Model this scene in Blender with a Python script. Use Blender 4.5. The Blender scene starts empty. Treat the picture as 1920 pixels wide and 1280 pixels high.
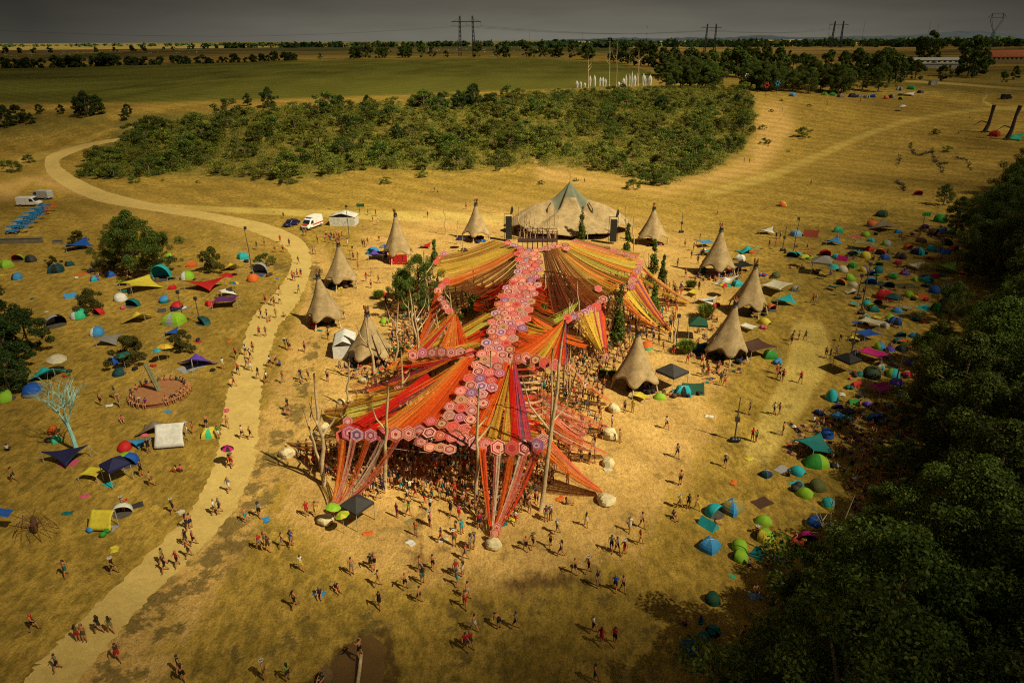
import bpy, math, random
import numpy as np
from mathutils import Vector, Matrix, noise
R = random.Random(7)
SC = bpy.context.scene
COL = SC.collection
rad = math.radians
PI = math.pi
# ------------------------------------------------------------------ camera
F, CX, CY, CAMH = 1300.0, 960.0, 640.0, 40.0
PITCH, ROLL = rad(23.45), rad(0.30)
fw = Vector((0, math.cos(PITCH), -math.sin(PITCH)))
Rt = Vector((1, 0, 0)); Up = Rt.cross(fw)
cr = math.cos(ROLL)*Rt - math.sin(ROLL)*Up
cu = math.sin(ROLL)*Rt + math.cos(ROLL)*Up
CAM = Vector((0, 0, CAMH))
cam = bpy.data.cameras.new("Camera"); camo = bpy.data.objects.new("Camera", cam)
COL.objects.link(camo); SC.camera = camo
M = Matrix((cr, cu, -fw)).transposed().to_4x4(); M.translation = CAM
camo.matrix_world = M
cam.sensor_width = 36; cam.lens = 36*F/1920; cam.clip_start = 0.5; cam.clip_end = 60000
def ray(px, py):
    return ((px-CX)*cr + (CY-py)*cu + F*fw).normalized()
# ------------------------------------------------------------------ terrain
ZP = 16.0
def plane_y(px, py, z):
    d = ray(px, py); t = (z-CAMH)/d.z
    return d.x/d.y, d.y*t
_ft = [(-500,300,200,7),(0,300,205,8),(200,322,208,10),(540,345,192,15),(840,328,184,16),(1240,348,165,16),(1400,300,160,15),(1600,300,158,14),(1920,330,165,13),(2400,340,175,12)]
TU, TF, TT, TZ = [], [], [], []
for x_, yf, yt, zp_ in _ft:
    u1, d1 = plane_y(x_, yf, 0); u2, d2 = plane_y(x_, yt, zp_)
    TU.append(u1); TF.append(d1); TT.append(d2); TZ.append(zp_)
TU = np.array(TU); TF = np.array(TF); TT = np.array(TT); TZ = np.array(TZ, float)
def Tn(x, y):
    x = np.asarray(x, float); y = np.asarray(y, float)
    yy = np.where(y > 5, y, 5)
    u = x/yy
    df = np.interp(u, TU, TF); dt = np.interp(u, TU, TT)
    t = np.clip((y-df)/(dt-df), 0, 1)
    z = np.interp(u, TU, TZ)*t*t*(3-2*t)
    far = np.clip((y-1500)/6000, 0, 1)
    z = z + far*14*np.sin(x*0.0007+1.3)*np.sin(y*0.0009)
    return z
def T(x, y): return float(Tn(x, y))
def G(px, py, h=0.0):
    d = ray(px, py)
    if d.z >= -1e-4: d = Vector((d.x, d.y, -1e-4))
    t = (h-CAMH)/d.z; f0 = None
    t0 = 0.9*(h+ZP-CAMH)/d.z if h+ZP < CAMH else 1.0
    lo = t0
    n = 60; prev = lo
    for i in range(n+1):
        tt = lo + (t*1.05-lo)*i/n
        p = CAM + d*tt
        if p.z - T(p.x, p.y) - h <= 0:
            a, b = prev, tt
            for _ in range(18):
                m = (a+b)/2; q = CAM + d*m
                if q.z - T(q.x, q.y) - h > 0: a = m
                else: b = m
            return CAM + d*b
        prev = tt
    return CAM + d*t
def mpp(p):   # metres per photo pixel (across) at a point
    return max(0.01, (p-CAM).dot(fw)/F)
def at_h(base, py):
    """height above base at which the photo row py lies, on a vertical line over base"""
    px = base
    # solve by projection
    lo, hi = 0.0, (320.0 if base.y > 700 else 26.0)
    for _ in range(34):
        m = (lo+hi)/2
        v = Vector((base.x, base.y, base.z+m))-CAM
        y = CY - F*v.dot(cu)/v.dot(fw)
        if y > py: lo = m
        else: hi = m
    return lo
def proj_n(x, y, z):
    vx, vy, vz = x, y, z-CAMH
    dpt = vx*fw.x+vy*fw.y+vz*fw.z
    dpt = np.where(dpt > 1, dpt, 1)
    return CX+F*(vx*cr.x+vy*cr.y+vz*cr.z)/dpt, CY-F*(vx*cu.x+vy*cu.y+vz*cu.z)/dpt
# ------------------------------------------------------------------ materials
def sl(c):   # sRGB 0-255 to linear
    return tuple(((v/255)/12.92 if v/255 <= .04045 else ((v/255+.055)/1.055)**2.4) for v in c)
class NT:
    def __init__(s, name):
        s.m = bpy.data.materials.new(name); s.m.use_nodes = True
        s.t = s.m.node_tree; s.n = s.t.nodes; s.l = s.t.links
        s.b = s.n["Principled BSDF"]; s.o = s.n["Material Output"]
    def N(s, typ, **kw):
        n = s.n.new(typ)
        for k, v in kw.items():
            if k in n.inputs: n.inputs[k].default_value = v
            else: setattr(n, k, v)
        return n
    def L(s, a, b): s.l.new(a, b)
    def noise(s, scale, detail=4, vec=None, rough=.55):
        n = s.N("ShaderNodeTexNoise"); n.inputs["Scale"].default_value = scale
        n.inputs["Detail"].default_value = detail; n.inputs["Roughness"].default_value = rough
        if vec: s.L(vec, n.inputs["Vector"])
        return n.outputs["Fac"]
    def geo(s): return s.N("ShaderNodeNewGeometry").outputs["Position"]
    def obj(s): return s.N("ShaderNodeTexCoord").outputs["Object"]
    def ramp(s, fac, stops, interp='LINEAR'):
        n = s.N("ShaderNodeValToRGB"); n.color_ramp.interpolation = interp
        e = n.color_ramp.elements
        while len(e) < len(stops): e.new(.5)
        for i, (p, c) in enumerate(stops):
            e[i].position = p; e[i].color = (*c[:3], 1) if not isinstance(c, (int, float)) else (c, c, c, 1)
        s.L(fac, n.inputs["Fac"]); return n.outputs["Color"]
    def mix(s, fac, a, b, mode='MIX'):
        n = s.N("ShaderNodeMix", data_type='RGBA', blend_type=mode)
        for v, i in ((fac, 0), (a, 6), (b, 7)):
            if isinstance(v, (int, float)): n.inputs[i].default_value = v
            elif isinstance(v, tuple): n.inputs[i].default_value = (*v[:3], 1)
            else: s.L(v, n.inputs[i])
        return n.outputs[2]
    def math(s, op, a, b=None, clamp=False):
        n = s.N("ShaderNodeMath", operation=op, use_clamp=clamp)
        for v, i in ((a, 0), (b, 1)):
            if v is None: continue
            if isinstance(v, (int, float)): n.inputs[i].default_value = v
            else: s.L(v, n.inputs[i])
        return n.outputs[0]
    def base(s, v):
        if isinstance(v, tuple): s.b.inputs["Base Color"].default_value = (*v[:3], 1)
        else: s.L(v, s.b.inputs["Base Color"])
    def bump(s, h, strength=.3, dist=.1):
        n = s.N("ShaderNodeBump"); n.inputs["Strength"].default_value = strength; n.inputs["Distance"].default_value = dist
        s.L(h, n.inputs["Height"]); s.L(n.outputs[0], s.b.inputs["Normal"])
    def rough(s, v): s.b.inputs["Roughness"].default_value = v
MATS = {}
def plain(name, col, rough=.8, var=.25, scale=3.0, metal=0, bump=0):
    if name in MATS: return MATS[name]
    t = NT(name); p = t.geo()
    a = tuple(v*(1-var) for v in col); b = tuple(min(1, v*(1+var)) for v in col)
    n = t.noise(scale, 5, p)
    t.base(t.ramp(n, [(.3, a), (.7, b)])); t.rough(rough); t.b.inputs["Metallic"].default_value = metal
    if bump: t.bump(n, bump, .05)
    MATS[name] = t.m; return t.m
def cloth(name, col, transl=.25):
    key = 'cloth_'+name
    if key in MATS: return MATS[key]
    t = NT(key); p = t.geo(); n = t.noise(2.5, 5, p)
    n2 = t.noise(14, 3, p)
    c = t.mix(1, t.ramp(n, [(.25, tuple(v*.78 for v in col)), (.75, tuple(min(1, v*1.12) for v in col))]), t.ramp(n2, [(.3, .82), (.7, 1.0)]), 'MULTIPLY')
    t.base(c); t.rough(.75); t.bump(n2, .25, .03)
    tr = t.N("ShaderNodeBsdfTranslucent"); t.L(c, tr.inputs["Color"])
    mx = t.N("ShaderNodeMixShader"); mx.inputs[0].default_value = transl
    t.L(t.b.outputs[0], mx.inputs[1]); t.L(tr.outputs[0], mx.inputs[2]); t.L(mx.outputs[0], t.o.inputs["Surface"])
    MATS[key] = t.m; return t.m
PAL = dict(
 lime=(150,200,40), green=(50,150,50), dgreen=(20,80,55), teal=(10,115,115), dteal=(8,70,78), cyan=(30,180,190), sky=(60,150,215), lblue=(125,175,225),
 blue=(22,90,190), navy=(32,32,85), purple=(105,70,190), violet=(105,40,110), magenta=(200,20,125), pink=(225,90,130), red=(205,30,28), orange=(225,110,35),
 rust=(165,65,30), yellow=(225,205,60), gold=(220,165,50), cream=(215,205,175), white=(235,232,225), grey=(140,135,128), silver=(170,170,172), taupe=(140,122,100),
 dgrey=(62,60,60), black=(22,22,24), brown=(90,58,42), olive=(95,100,50), mint=(60,200,150), camo=(55,75,45), khaki=(150,140,85), rain=(205,30,28), skin=(170,110,75))
def C(n): return cloth(n, sl(PAL[n]))
# ------------------------------------------------------------------ mesh builder
class MB:
    def __init__(s): s.v = []; s.f = []; s.mi = []; s.c = []; s.cur = 0; s.col = None
    def add(s, vs, fs):
        o = len(s.v); s.v += [tuple(v) for v in vs]
        for f in fs:
            s.f.append(tuple(i+o for i in f)); s.mi.append(s.cur); s.c.append(s.col)
    def box(s, c, d, rz=0, taper=1.0):
        x, y, z = d[0]/2, d[1]/2, d[2]/2; vs = []
        for sz in (-1, 1):
            k = taper if sz > 0 else 1
            for sx, sy in ((-1,-1),(1,-1),(1,1),(-1,1)):
                a, b = sx*x*k, sy*y*k
                vs.append((c[0]+a*math.cos(rz)-b*math.sin(rz), c[1]+a*math.sin(rz)+b*math.cos(rz), c[2]+sz*z))
        s.add(vs, [(3,2,1,0),(4,5,6,7),(0,1,5,4),(1,2,6,5),(2,3,7,6),(3,0,4,7)])
    def tube(s, pts, rads, n=6, cap=True):
        pts = [Vector(p) for p in pts]
        if not isinstance(rads, (list, tuple)): rads = [rads]*len(pts)
        vs = []; m = len(pts)
        for i, p in enumerate(pts):
            d = (pts[min(i+1, m-1)]-pts[max(i-1, 0)]).normalized()
            a = d.cross(Vector((0, 0, 1)) if abs(d.z) < .9 else Vector((1, 0, 0))).normalized(); b = d.cross(a)
            for k in range(n):
                t = 2*PI*k/n; vs.append(p+(a*math.cos(t)+b*math.sin(t))*rads[i])
        fs = [(i*n+k, i*n+(k+1) % n, (i+1)*n+(k+1) % n, (i+1)*n+k) for i in range(m-1) for k in range(n)]
        if cap: fs += [tuple(range(n)), tuple(range(m*n-1, (m-1)*n-1, -1))]
        s.add(vs, fs)
    def grid(s, fn, nu, nv, close=False):
        vs = [fn(i/nu, j/nv) for j in range(nv+1) for i in range(nu+1)]
        w = nu+1
        s.add(vs, [(j*w+i, j*w+i+1, (j+1)*w+i+1, (j+1)*w+i) for j in range(nv) for i in range(nu)])
    def extrude(s, prof, y0, y1):   # profile in xz
        n = len(prof)
        s.add([(x, y0, z) for x, z in prof]+[(x, y1, z) for x, z in prof],
              [tuple(range(n)), tuple(range(2*n-1, n-1, -1))]+[(i, i+n, (i+1) % n+n, (i+1) % n) for i in range(n)])
    def mesh(s, name, mats, smooth=False):
        me = bpy.data.meshes.new(name); me.from_pydata(s.v, [], s.f)
        for m in (mats if isinstance(mats, (list, tuple)) else [mats]): me.materials.append(m)
        if any(s.mi): me.polygons.foreach_set("material_index", s.mi)
        if s.c and s.c[0] is not None:
            at = me.color_attributes.new("Col", 'FLOAT_COLOR', 'CORNER')
            arr = np.empty((len(me.loops), 4), np.float32); k = 0
            for f, c in zip(s.f, s.c):
                arr[k:k+len(f)] = (*c[:3], 1); k += len(f)
            at.data.foreach_set("color", arr.ravel())
        if smooth: me.polygons.foreach_set("use_smooth", [True]*len(me.polygons))
        me.update(); return me
def link(name, me, parent=None, loc=(0, 0, 0), rot=(0, 0, 0), sc=1):
    o = bpy.data.objects.new(name, me); COL.objects.link(o)
    o.location = loc; o.rotation_euler = rot; o.scale = (sc, sc, sc) if isinstance(sc, (int, float)) else sc
    if parent: o.parent = parent
    return o
PENDING = []      # things whose labels are finished at the end
def tag(o, look, cat, group=None, place=True, kind=None):
    o["label"] = look; o["category"] = cat
    if group: o["group"] = group
    if kind: o["kind"] = kind
    if place: PENDING.append(o)
    return o
def thing(name, look, cat, loc, rz=0, group=None, place=True, sc=1):
    o = link(name, None, None, loc, (0, 0, rz), sc)
    o.empty_display_size = .3
    return tag(o, look, cat, group, place)
def solid(o, th, off=0):
    m = o.modifiers.new("Solidify", 'SOLIDIFY'); m.thickness = th; m.offset = off
def struct(o): o["kind"] = "structure"; return o
# ------------------------------------------------------------------ light and sky
SHAD = Vector((-0.82, 0.57, 0)).normalized(); ELEV = rad(49)
SUND = Vector((-SHAD.x*math.cos(ELEV), -SHAD.y*math.cos(ELEV), math.sin(ELEV)))   # towards the sun
sun = bpy.data.lights.new("Sun", 'SUN'); sun.energy = 5.0; sun.angle = rad(.53); sun.color = (1, .895, .60)
so = bpy.data.objects.new("Sun", sun); COL.objects.link(so); so.rotation_euler = SUND.to_track_quat('Z', 'Y').to_euler()
w = bpy.data.worlds.new("World"); SC.world = w; w.use_nodes = True
wt = w.node_tree; wn = wt.nodes; wl = wt.links; wn.clear()
sky = wn.new("ShaderNodeTexSky"); sky.sky_type = 'NISHITA'; sky.sun_disc = False; sky.sun_elevation = ELEV
sky.sun_rotation = math.atan2(SUND.x, SUND.y)
def wmath(op, a, b=None, clamp=False):
    n = wn.new("ShaderNodeMath"); n.operation = op; n.use_clamp = clamp
    for v, i in ((a, 0), (b, 1)):
        if v is None: continue
        if isinstance(v, (int, float)): n.inputs[i].default_value = v
        else: wl.new(v, n.inputs[i])
    return n.outputs[0]
def wmix(f, a, b, mode='MIX'):
    n = wn.new("ShaderNodeMix"); n.data_type = 'RGBA'; n.blend_type = mode
    for v, i in ((f, 0), (a, 6), (b, 7)):
        if isinstance(v, (int, float)): n.inputs[i].default_value = v
        elif isinstance(v, tuple): n.inputs[i].default_value = (*v, 1)
        else: wl.new(v, n.inputs[i])
    return n.outputs[2]
tc = wn.new("ShaderNodeTexCoord"); sep = wn.new("ShaderNodeSeparateXYZ"); wl.new(tc.outputs["Generated"], sep.inputs[0])
mp = wn.new("ShaderNodeMapping"); mp.inputs["Scale"].default_value = (1.2, 1.2, 9); wl.new(tc.outputs["Generated"], mp.inputs[0])
nz = wn.new("ShaderNodeTexNoise"); nz.inputs["Scale"].default_value = 5; nz.inputs["Detail"].default_value = 6; wl.new(mp.outputs[0], nz.inputs["Vector"])
zz = sep.outputs["Z"]
low = wmath('MULTIPLY', zz, 18.0, True)                     # 0 at the horizon, 1 at about 3 degrees
storm = wmix(low, (.120, .115, .092), (.062, .056, .044))
cln = wn.new("ShaderNodeMapRange"); cln.inputs[1].default_value = .3; cln.inputs[2].default_value = .75; cln.inputs[3].default_value = .88; cln.inputs[4].default_value = 1.12
wl.new(nz.outputs["Fac"], cln.inputs[0])
vm = wn.new("ShaderNodeVectorMath"); vm.operation = 'SCALE'; wl.new(storm, vm.inputs[0]); wl.new(cln.outputs[0], vm.inputs["Scale"])
# darker to the left and right ends of the cloud bank
xx = wmath('ABSOLUTE', wmath('ADD', sep.outputs["X"], -.06)); xd = wmath('SUBTRACT', 1.12, wmath('MULTIPLY', wmath('MULTIPLY', xx, xx), 2.2))
xd = wmath('MAXIMUM', xd, .35)
vm3 = wn.new("ShaderNodeVectorMath"); vm3.operation = 'SCALE'; wl.new(vm.outputs[0], vm3.inputs[0]); wl.new(xd, vm3.inputs["Scale"])
vm2 = wn.new("ShaderNodeVectorMath"); vm2.operation = 'SCALE'; wl.new(sky.outputs[0], vm2.inputs[0]); vm2.inputs["Scale"].default_value = .032
blend = wmath('MULTIPLY', wmath('SUBTRACT', zz, .12), 3.0, True)
bg = wn.new("ShaderNodeBackground"); bg.inputs["Strength"].default_value = 1.0
wl.new(wmix(blend, vm3.outputs[0], vm2.outputs[0]), bg.inputs[0])
wo = wn.new("ShaderNodeOutputWorld"); wl.new(bg.outputs[0], wo.inputs[0])
SC.view_settings.view_transform = 'Standard'; SC.view_settings.look = 'None'; SC.view_settings.gamma = 1; SC.view_settings.exposure = .35
SC.cycles.max_bounces = 5; SC.cycles.transparent_max_bounces = 12; SC.cycles.diffuse_bounces = 2; SC.cycles.use_denoising = False; SC.cycles.filter_width = 1.1; SC.cycles.sample_clamp_indirect = 4
# ------------------------------------------------------------------ ground: one sheet to the horizon
def px_polymask(X, Y, poly, soft):
    inside = np.zeros(X.shape, bool); dmin = np.full(X.shape, 1e9)
    n = len(poly)
    for i in range(n):
        x1, y1 = poly[i]; x2, y2 = poly[(i+1) % n]
        c = ((y1 > Y) != (y2 > Y)) & (X < (x2-x1)*(Y-y1)/((y2-y1) or 1e-9)+x1); inside ^= c
        ex, ey = x2-x1, y2-y1; t = np.clip(((X-x1)*ex+(Y-y1)*ey)/(ex*ex+ey*ey+1e-9), 0, 1)
        dmin = np.minimum(dmin, np.hypot(X-x1-t*ex, Y-y1-t*ey))
    sd = np.where(inside, dmin, -dmin)
    return np.clip(.5+.5*sd/soft, 0, 1)
def px_linemask(X, Y, pts, soft):
    out = np.zeros(X.shape)
    for (x1, y1, w1), (x2, y2, w2) in zip(pts, pts[1:]):
        ex, ey = x2-x1, y2-y1; t = np.clip(((X-x1)*ex+(Y-y1)*ey)/(ex*ex+ey*ey+1e-9), 0, 1)
        d = np.hypot(X-x1-t*ex, Y-y1-t*ey); w_ = w1+(w2-w1)*t
        out = np.maximum(out, np.clip(1-(d-w_)/(soft*w_), 0, 1))
    return out
def build_ground():
    Ds = [2, 8, 15, 22]
    y = 1400.0
    while y > 90:
        dd = plane_y(960, y, 0)[1] if y > 330 else None
        if dd is None: break
        if dd > Ds[-1]+.05: Ds.append(dd)
        y -= 2.6
    d = Ds[-1]
    while d < 1600: d *= 1.0085; Ds.append(d)
    while d < 45000: d *= 1.05; Ds.append(d)
    Ds = np.array(Ds)
    A = np.concatenate([np.linspace(-PI+.0, -.95, 40)[:-1], np.linspace(-.95, .95, 900), np.linspace(.95, PI, 40)[1:-1]])
    # ring radius: constant y rows ahead of the camera would be wasteful; polar works for both
    nd, na = len(Ds), len(A)
    rr, aa = np.meshgrid(Ds, A, indexing='ij')
    x = rr*np.sin(aa); yv = rr*np.cos(aa)
    z = Tn(x, yv)
    vs = np.stack([x, yv, z], -1).reshape(-1, 3)
    vs = np.vstack([vs, [[0, 0, 0]]])
    idx = np.arange(nd*na).reshape(nd, na); nx = np.roll(idx, -1, 1)
    q = np.stack([idx[:-1], nx[:-1], nx[1:], idx[1:]], -1).reshape(-1, 4)[:, ::-1]
    tri = np.stack([np.full(na, nd*na), nx[0], idx[0]], -1)[:, ::-1]
    me = bpy.data.meshes.new("ground")
    me.vertices.add(len(vs)); me.vertices.foreach_set("co", vs.astype(np.float32).ravel())
    lv = np.concatenate([q.ravel(), tri.ravel()]); me.loops.add(len(lv)); me.loops.foreach_set("vertex_index", lv.astype(np.int32))
    ls = np.concatenate([np.arange(len(q))*4, len(q)*4+np.arange(len(tri))*3]); me.polygons.add(len(ls)); me.polygons.foreach_set("loop_start", ls.astype(np.int32))
    me.update(calc_edges=True)
    X, Y = proj_n(vs[:, 0], vs[:, 1], vs[:, 2])
    front = vs[:, 1] > 5
    P1 = lambda poly, s: px_polymask(X, Y, poly, s)*front
    L1 = lambda pts, s: px_linemask(X, Y, pts, s)*front
    dust = P1([(930,395),(1210,425),(1330,470),(1370,560),(1350,690),(1330,800),(1260,920),(1180,1030),(1000,1090),(700,1080),(540,970),(545,830),(590,720),(630,560),(690,440),(800,400)], 70)
    dust = np.maximum(dust, L1([(600,480,14),(600,560,22),(560,700,26),(515,830,30),(440,960,34),(330,1120,44),(220,1290,52)], 1.2)*.6)
    dust = np.maximum(dust, P1([(260,640),(360,680),(370,760),(280,790),(220,740)], 40)*.45)
    dust = np.maximum(dust, P1([(120,385),(330,370),(480,410),(520,450),(500,560),(430,520),(400,440),(200,430)], 20)*.35)
    dust = np.maximum(dust, P1([(780,395),(960,395),(960,440),(780,450)], 30)*.9)
    dust = np.maximum(dust, P1([(1000,300),(1240,348),(1400,290),(1420,190),(1480,190),(1500,240),(1430,330),(1250,370),(1000,345)], 22)*.65)
    dust = np.maximum(dust, P1([(100,318),(160,350),(340,385),(300,388),(150,372),(60,345),(20,380),(-60,400),(-60,350)], 10)*.6)
    mud = P1([(930,1090),(980,1068),(1050,1062),(1120,1075),(1140,1090),(1080,1112),(990,1120),(945,1112)], 22)*.55
    mud = np.maximum(mud, L1([(722,1185,6),(732,1235,8),(728,1300,8)], 2.4)*.65)
    mud = np.maximum(mud, L1([(722,1183,5),(680,1192,6),(630,1240,9),(595,1290,12)], 2.2)*.65)
    mud = np.maximum(mud, L1([(790,960,8),(775,1010,14),(785,1060,8)], 1.6)*.45)
    for (cx, cy, r) in ((920,1145,16),(935,1210,20),(1010,1200,14),(830,1030,10),(1190,745,8),(1440,690,10),(1110,1020,10)): mud = np.maximum(mud, L1([(cx-r, cy, r*.5), (cx+r, cy, r*.5)], 1.5)*.35)
    trk = L1([(1330,362,5),(1450,328,5),(1540,290,4),(1620,254,3),(1700,226,3),(1800,210,2),(1960,196,2)], 2.2)*.55
    trk = np.maximum(trk, L1([(300,387,4),(420,393,4),(560,399,5),(700,404,6),(820,406,8),(950,412,8)], .8)*.8)
    trk = np.maximum(trk, L1([(1700,152,1.6),(1800,158,1.6),(1960,170,2)], .8)*.9)
    trk = np.maximum(trk, L1([(1850,178,1.6),(1843,190,2),(1870,203,2),(1930,206,2)], .8)*.7)
    trk = np.maximum(trk, L1([(40,300,6),(120,282,6),(200,245,2.5),(280,236,2)], .8)*.5)
    trk = np.maximum(trk, P1([(1485,602),(1540,600),(1560,640),(1550,700),(1515,760),(1470,830),(1440,870),(1395,880),(1395,830),(1430,770),(1468,700),(1478,650)], 9)*.8)
    trk = np.maximum(trk, L1([(1560,450,5),(1500,520,8),(1470,600,6)], 1.5)*.35)
    corn = P1([(-900,130),(0,128),(300,119),(640,112),(1000,108),(1160,118),(1235,140),(1215,157),(1090,166),(900,172),(640,182),(300,192),(0,194),(-900,200)], 2.5)
    corn = np.maximum(corn, P1([(540,93),(900,86),(1200,84),(1200,96),(900,104),(540,104)], 2)*.75)
    wheat = P1([(1000,79),(1300,75),(1920,60),(2600,58),(2600,84),(1920,90),(1500,102),(1250,95)], 1.5)
    wheat = np.maximum(wheat, P1([(-900,84),(300,82),(520,84),(520,90),(300,94),(0,112),(-900,118)], 1.5)*.4)
    wheat = np.maximum(wheat, P1([(-900,204),(40,240),(0,290),(80,330),(-900,400)], 20)*.2)
    bank = P1([(150,325),(230,215),(420,205),(640,195),(830,185),(1000,175),(1250,163),(1410,168),(1420,230),(1390,290),(1330,325),(1240,345),(1100,318),(960,312),(840,325),(700,318),(540,345),(340,330),(190,335)], 14)
    grn = np.maximum(bank, P1([(-200,200),(200,212),(240,240),(60,262),(-200,262)], 16)*.7)
    grn = np.maximum(grn, P1([(1240,150),(1920,110),(2600,110),(2600,190),(1700,185),(1420,165)], 14)*.55)
    grn = np.maximum(grn, P1([(300,400),(520,440),(440,480),(330,430)], 20)*.35)
    grn = np.maximum(grn, P1([(1480,380),(2100,260),(2100,1400),(1250,1400),(1560,760),(1420,500)], 60)*.35)
    blot = .55*L1([(590,640,10),(560,740,14),(520,850,20),(450,980,28),(360,1090,36),(270,1200,42),(200,1320,46)], 1.0)
    blot = np.maximum(blot, L1([(520,500,6),(590,500,8),(600,570,10)], 1.5)*.7)
    blot = np.maximum(blot, P1([(560,1090),(900,1060),(1300,1080),(1300,1400),(250,1400),(300,1200)], 60)*.35)
    for nm, (a, b, c, d_) in (("m1", (dust, mud, trk, bank)), ("m2", (corn, wheat, grn, blot))):
        at = me.color_attributes.new(nm, 'FLOAT_COLOR', 'POINT')
        arr = np.stack([a, b, c, d_], -1).astype(np.float32); at.data.foreach_set("color", arr.ravel())
    t = NT("dry_grass"); p = t.geo()
    A1 = t.N("ShaderNodeAttribute", attribute_name="m1"); A2 = t.N("ShaderNodeAttribute", attribute_name="m2")
    s1 = t.N("ShaderNodeSeparateColor"); t.L(A1.outputs["Color"], s1.inputs[0]); s2 = t.N("ShaderNodeSeparateColor"); t.L(A2.outputs["Color"], s2.inputs[0])
    mpn = t.N("ShaderNodeMapping"); mpn.inputs["Scale"].default_value = (1, .55, 1); t.L(p, mpn.inputs[0]); ps = mpn.outputs[0]
    nb = t.noise(.035, 4, p); nm_ = t.noise(.22, 5, p); nf = t.noise(1.1, 6, ps, .65); nff = t.noise(5.5, 5, p, .7)
    straw, dry, oliv = (.45, .288, .054), (.305, .188, .031), (.148, .100, .015)
    c = t.mix(t.ramp(nm_, [(.3, 0.0), (.7, 1.0)]), straw, dry)
    c = t.mix(t.math('MULTIPLY', t.ramp(nf, [(.44, 0.0), (.60, 1.0)]), .65), c, oliv)
    c = t.mix(t.math('MULTIPLY', t.ramp(nb, [(.48, 0.0), (.62, 1.0)]), .35), c, oliv)
    def fac(mask, k=.9, lo=.35, hi=.65):
        s = t.math('ADD', mask, t.math('MULTIPLY', t.math('SUBTRACT', nf, .5), k))
        s = t.math('ADD', s, t.math('MULTIPLY', t.math('SUBTRACT', nm_, .5), k*.8))
        return t.ramp(s, [(lo, 0.0), (hi, 1.0)])
    c = t.mix(t.math('MULTIPLY', fac(s2.outputs[2], 1.0, .25, .75), .75), c, (.135, .115, .022))
    dustc = t.mix(t.ramp(nm_, [(.3, 0.0), (.7, 1.0)]), (.62, .385, .128), (.48, .285, .080))
    c = t.mix(t.math('MULTIPLY', fac(s1.outputs[0], 1.3, .3, .62), .85), c, dustc)
    c = t.mix(t.math('MULTIPLY', fac(s1.outputs[2], 1.0, .3, .75), .6), c, (.60, .44, .115))
    cornc = t.mix(t.ramp(nff, [(.4, 0.0), (.6, 1.0)]), (.135, .130, .014), (.068, .074, .009))
    wv = t.N("ShaderNodeTexWave"); wv.inputs["Scale"].default_value = .35; wv.inputs["Distortion"].default_value = .6; t.L(p, wv.inputs["Vector"])
    cornc = t.mix(t.math('MULTIPLY', wv.outputs["Fac"], .35), cornc, (.16, .14, .02))
    c = t.mix(s2.outputs[0], c, cornc)
    c = t.mix(s2.outputs[1], c, t.mix(t.ramp(t.noise(.01, 3, p), [(.35, 0.0), (.65, 1.0)]), (.40, .245, .06), (.26, .17, .04)))
    c = t.mix(t.math('MULTIPLY', fac(s1.outputs[1], 1.0, .3, .6), .85), c, (.085, .045, .014))
    # trampled dark blotches where turf survives
    bl = t.noise(.45, 5, p, .6)
    c = t.mix(t.math('MULTIPLY', t.ramp(bl, [(.56, 0.0), (.66, 1.0)]), .50), c, (.125, .090, .025))
    bm = t.math('ADD', A2.outputs["Alpha"], t.math('MULTIPLY', t.math('SUBTRACT', t.noise(.34, 7, p, .70), .5), 2.6))
    c = t.mix(t.math('MULTIPLY', t.ramp(bm, [(.52, 0.0), (.66, 1.0)]), t.math('MULTIPLY', t.ramp(A2.outputs["Alpha"], [(.05, 0.0), (.3, 1.0)]), .80)), c, (.135, .095, .028))
    fl = t.noise(2.6, 4, ps, .75)
    c = t.mix(t.math('MULTIPLY', t.ramp(fl, [(.55, 0.0), (.66, 1.0)]), .42), c, (.17, .10, .024))
    st = t.N("ShaderNodeTexWave", bands_direction='DIAGONAL'); st.inputs["Scale"].default_value = .05; st.inputs["Distortion"].default_value = 3; st.inputs["Detail"].default_value = 2; t.L(p, st.inputs["Vector"])
    c = t.mix(1, c, t.ramp(st.outputs["Fac"], [(0, .88), (1, 1.06)]), 'MULTIPLY')
    c = t.mix(1, c, t.ramp(nff, [(.25, .52), (.5, 1.0), (.75, 1.38)]), 'MULTIPLY')
    c = t.mix(1, c, t.ramp(t.noise(2.1, 3, ps, .8), [(.3, .70), (.5, 1.0), (.7, 1.22)]), 'MULTIPLY')
    far = t.N("ShaderNodeTexVoronoi"); far.inputs["Scale"].default_value = .0022; t.L(p, far.inputs["Vector"])
    sx = t.N("ShaderNodeSeparateXYZ"); t.L(p, sx.inputs[0])
    ff = t.ramp(t.math('DIVIDE', sx.outputs[1], 4000), [(.25, 0.0), (.45, 1.0)])
    fcol = t.ramp(t.N("ShaderNodeSeparateColor").outputs[0], [(0, 0.0), (1, 1.0)])
    sv = t.N("ShaderNodeSeparateColor"); t.L(far.outputs["Color"], sv.inputs[0])
    fcol = t.ramp(sv.outputs[0], [(0, (.13, .085, .022)), (.35, (.055, .058, .012)), (.7, (.09, .07, .018))], 'CONSTANT')
    c = t.mix(t.math('MULTIPLY', ff, t.math('SUBTRACT', 1.0, s2.outputs[1])), c, fcol)
    t.base(c); t.rough(.95); t.b.inputs["Specular IOR Level"].default_value = .1
    t.bump(t.math('ADD', nf, t.math('MULTIPLY', nff, .4)), .9, .22)
    me.materials.append(t.m)
    me.polygons.foreach_set("use_smooth", [True]*len(me.polygons))
    struct(link("ground", me))
build_ground()
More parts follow.
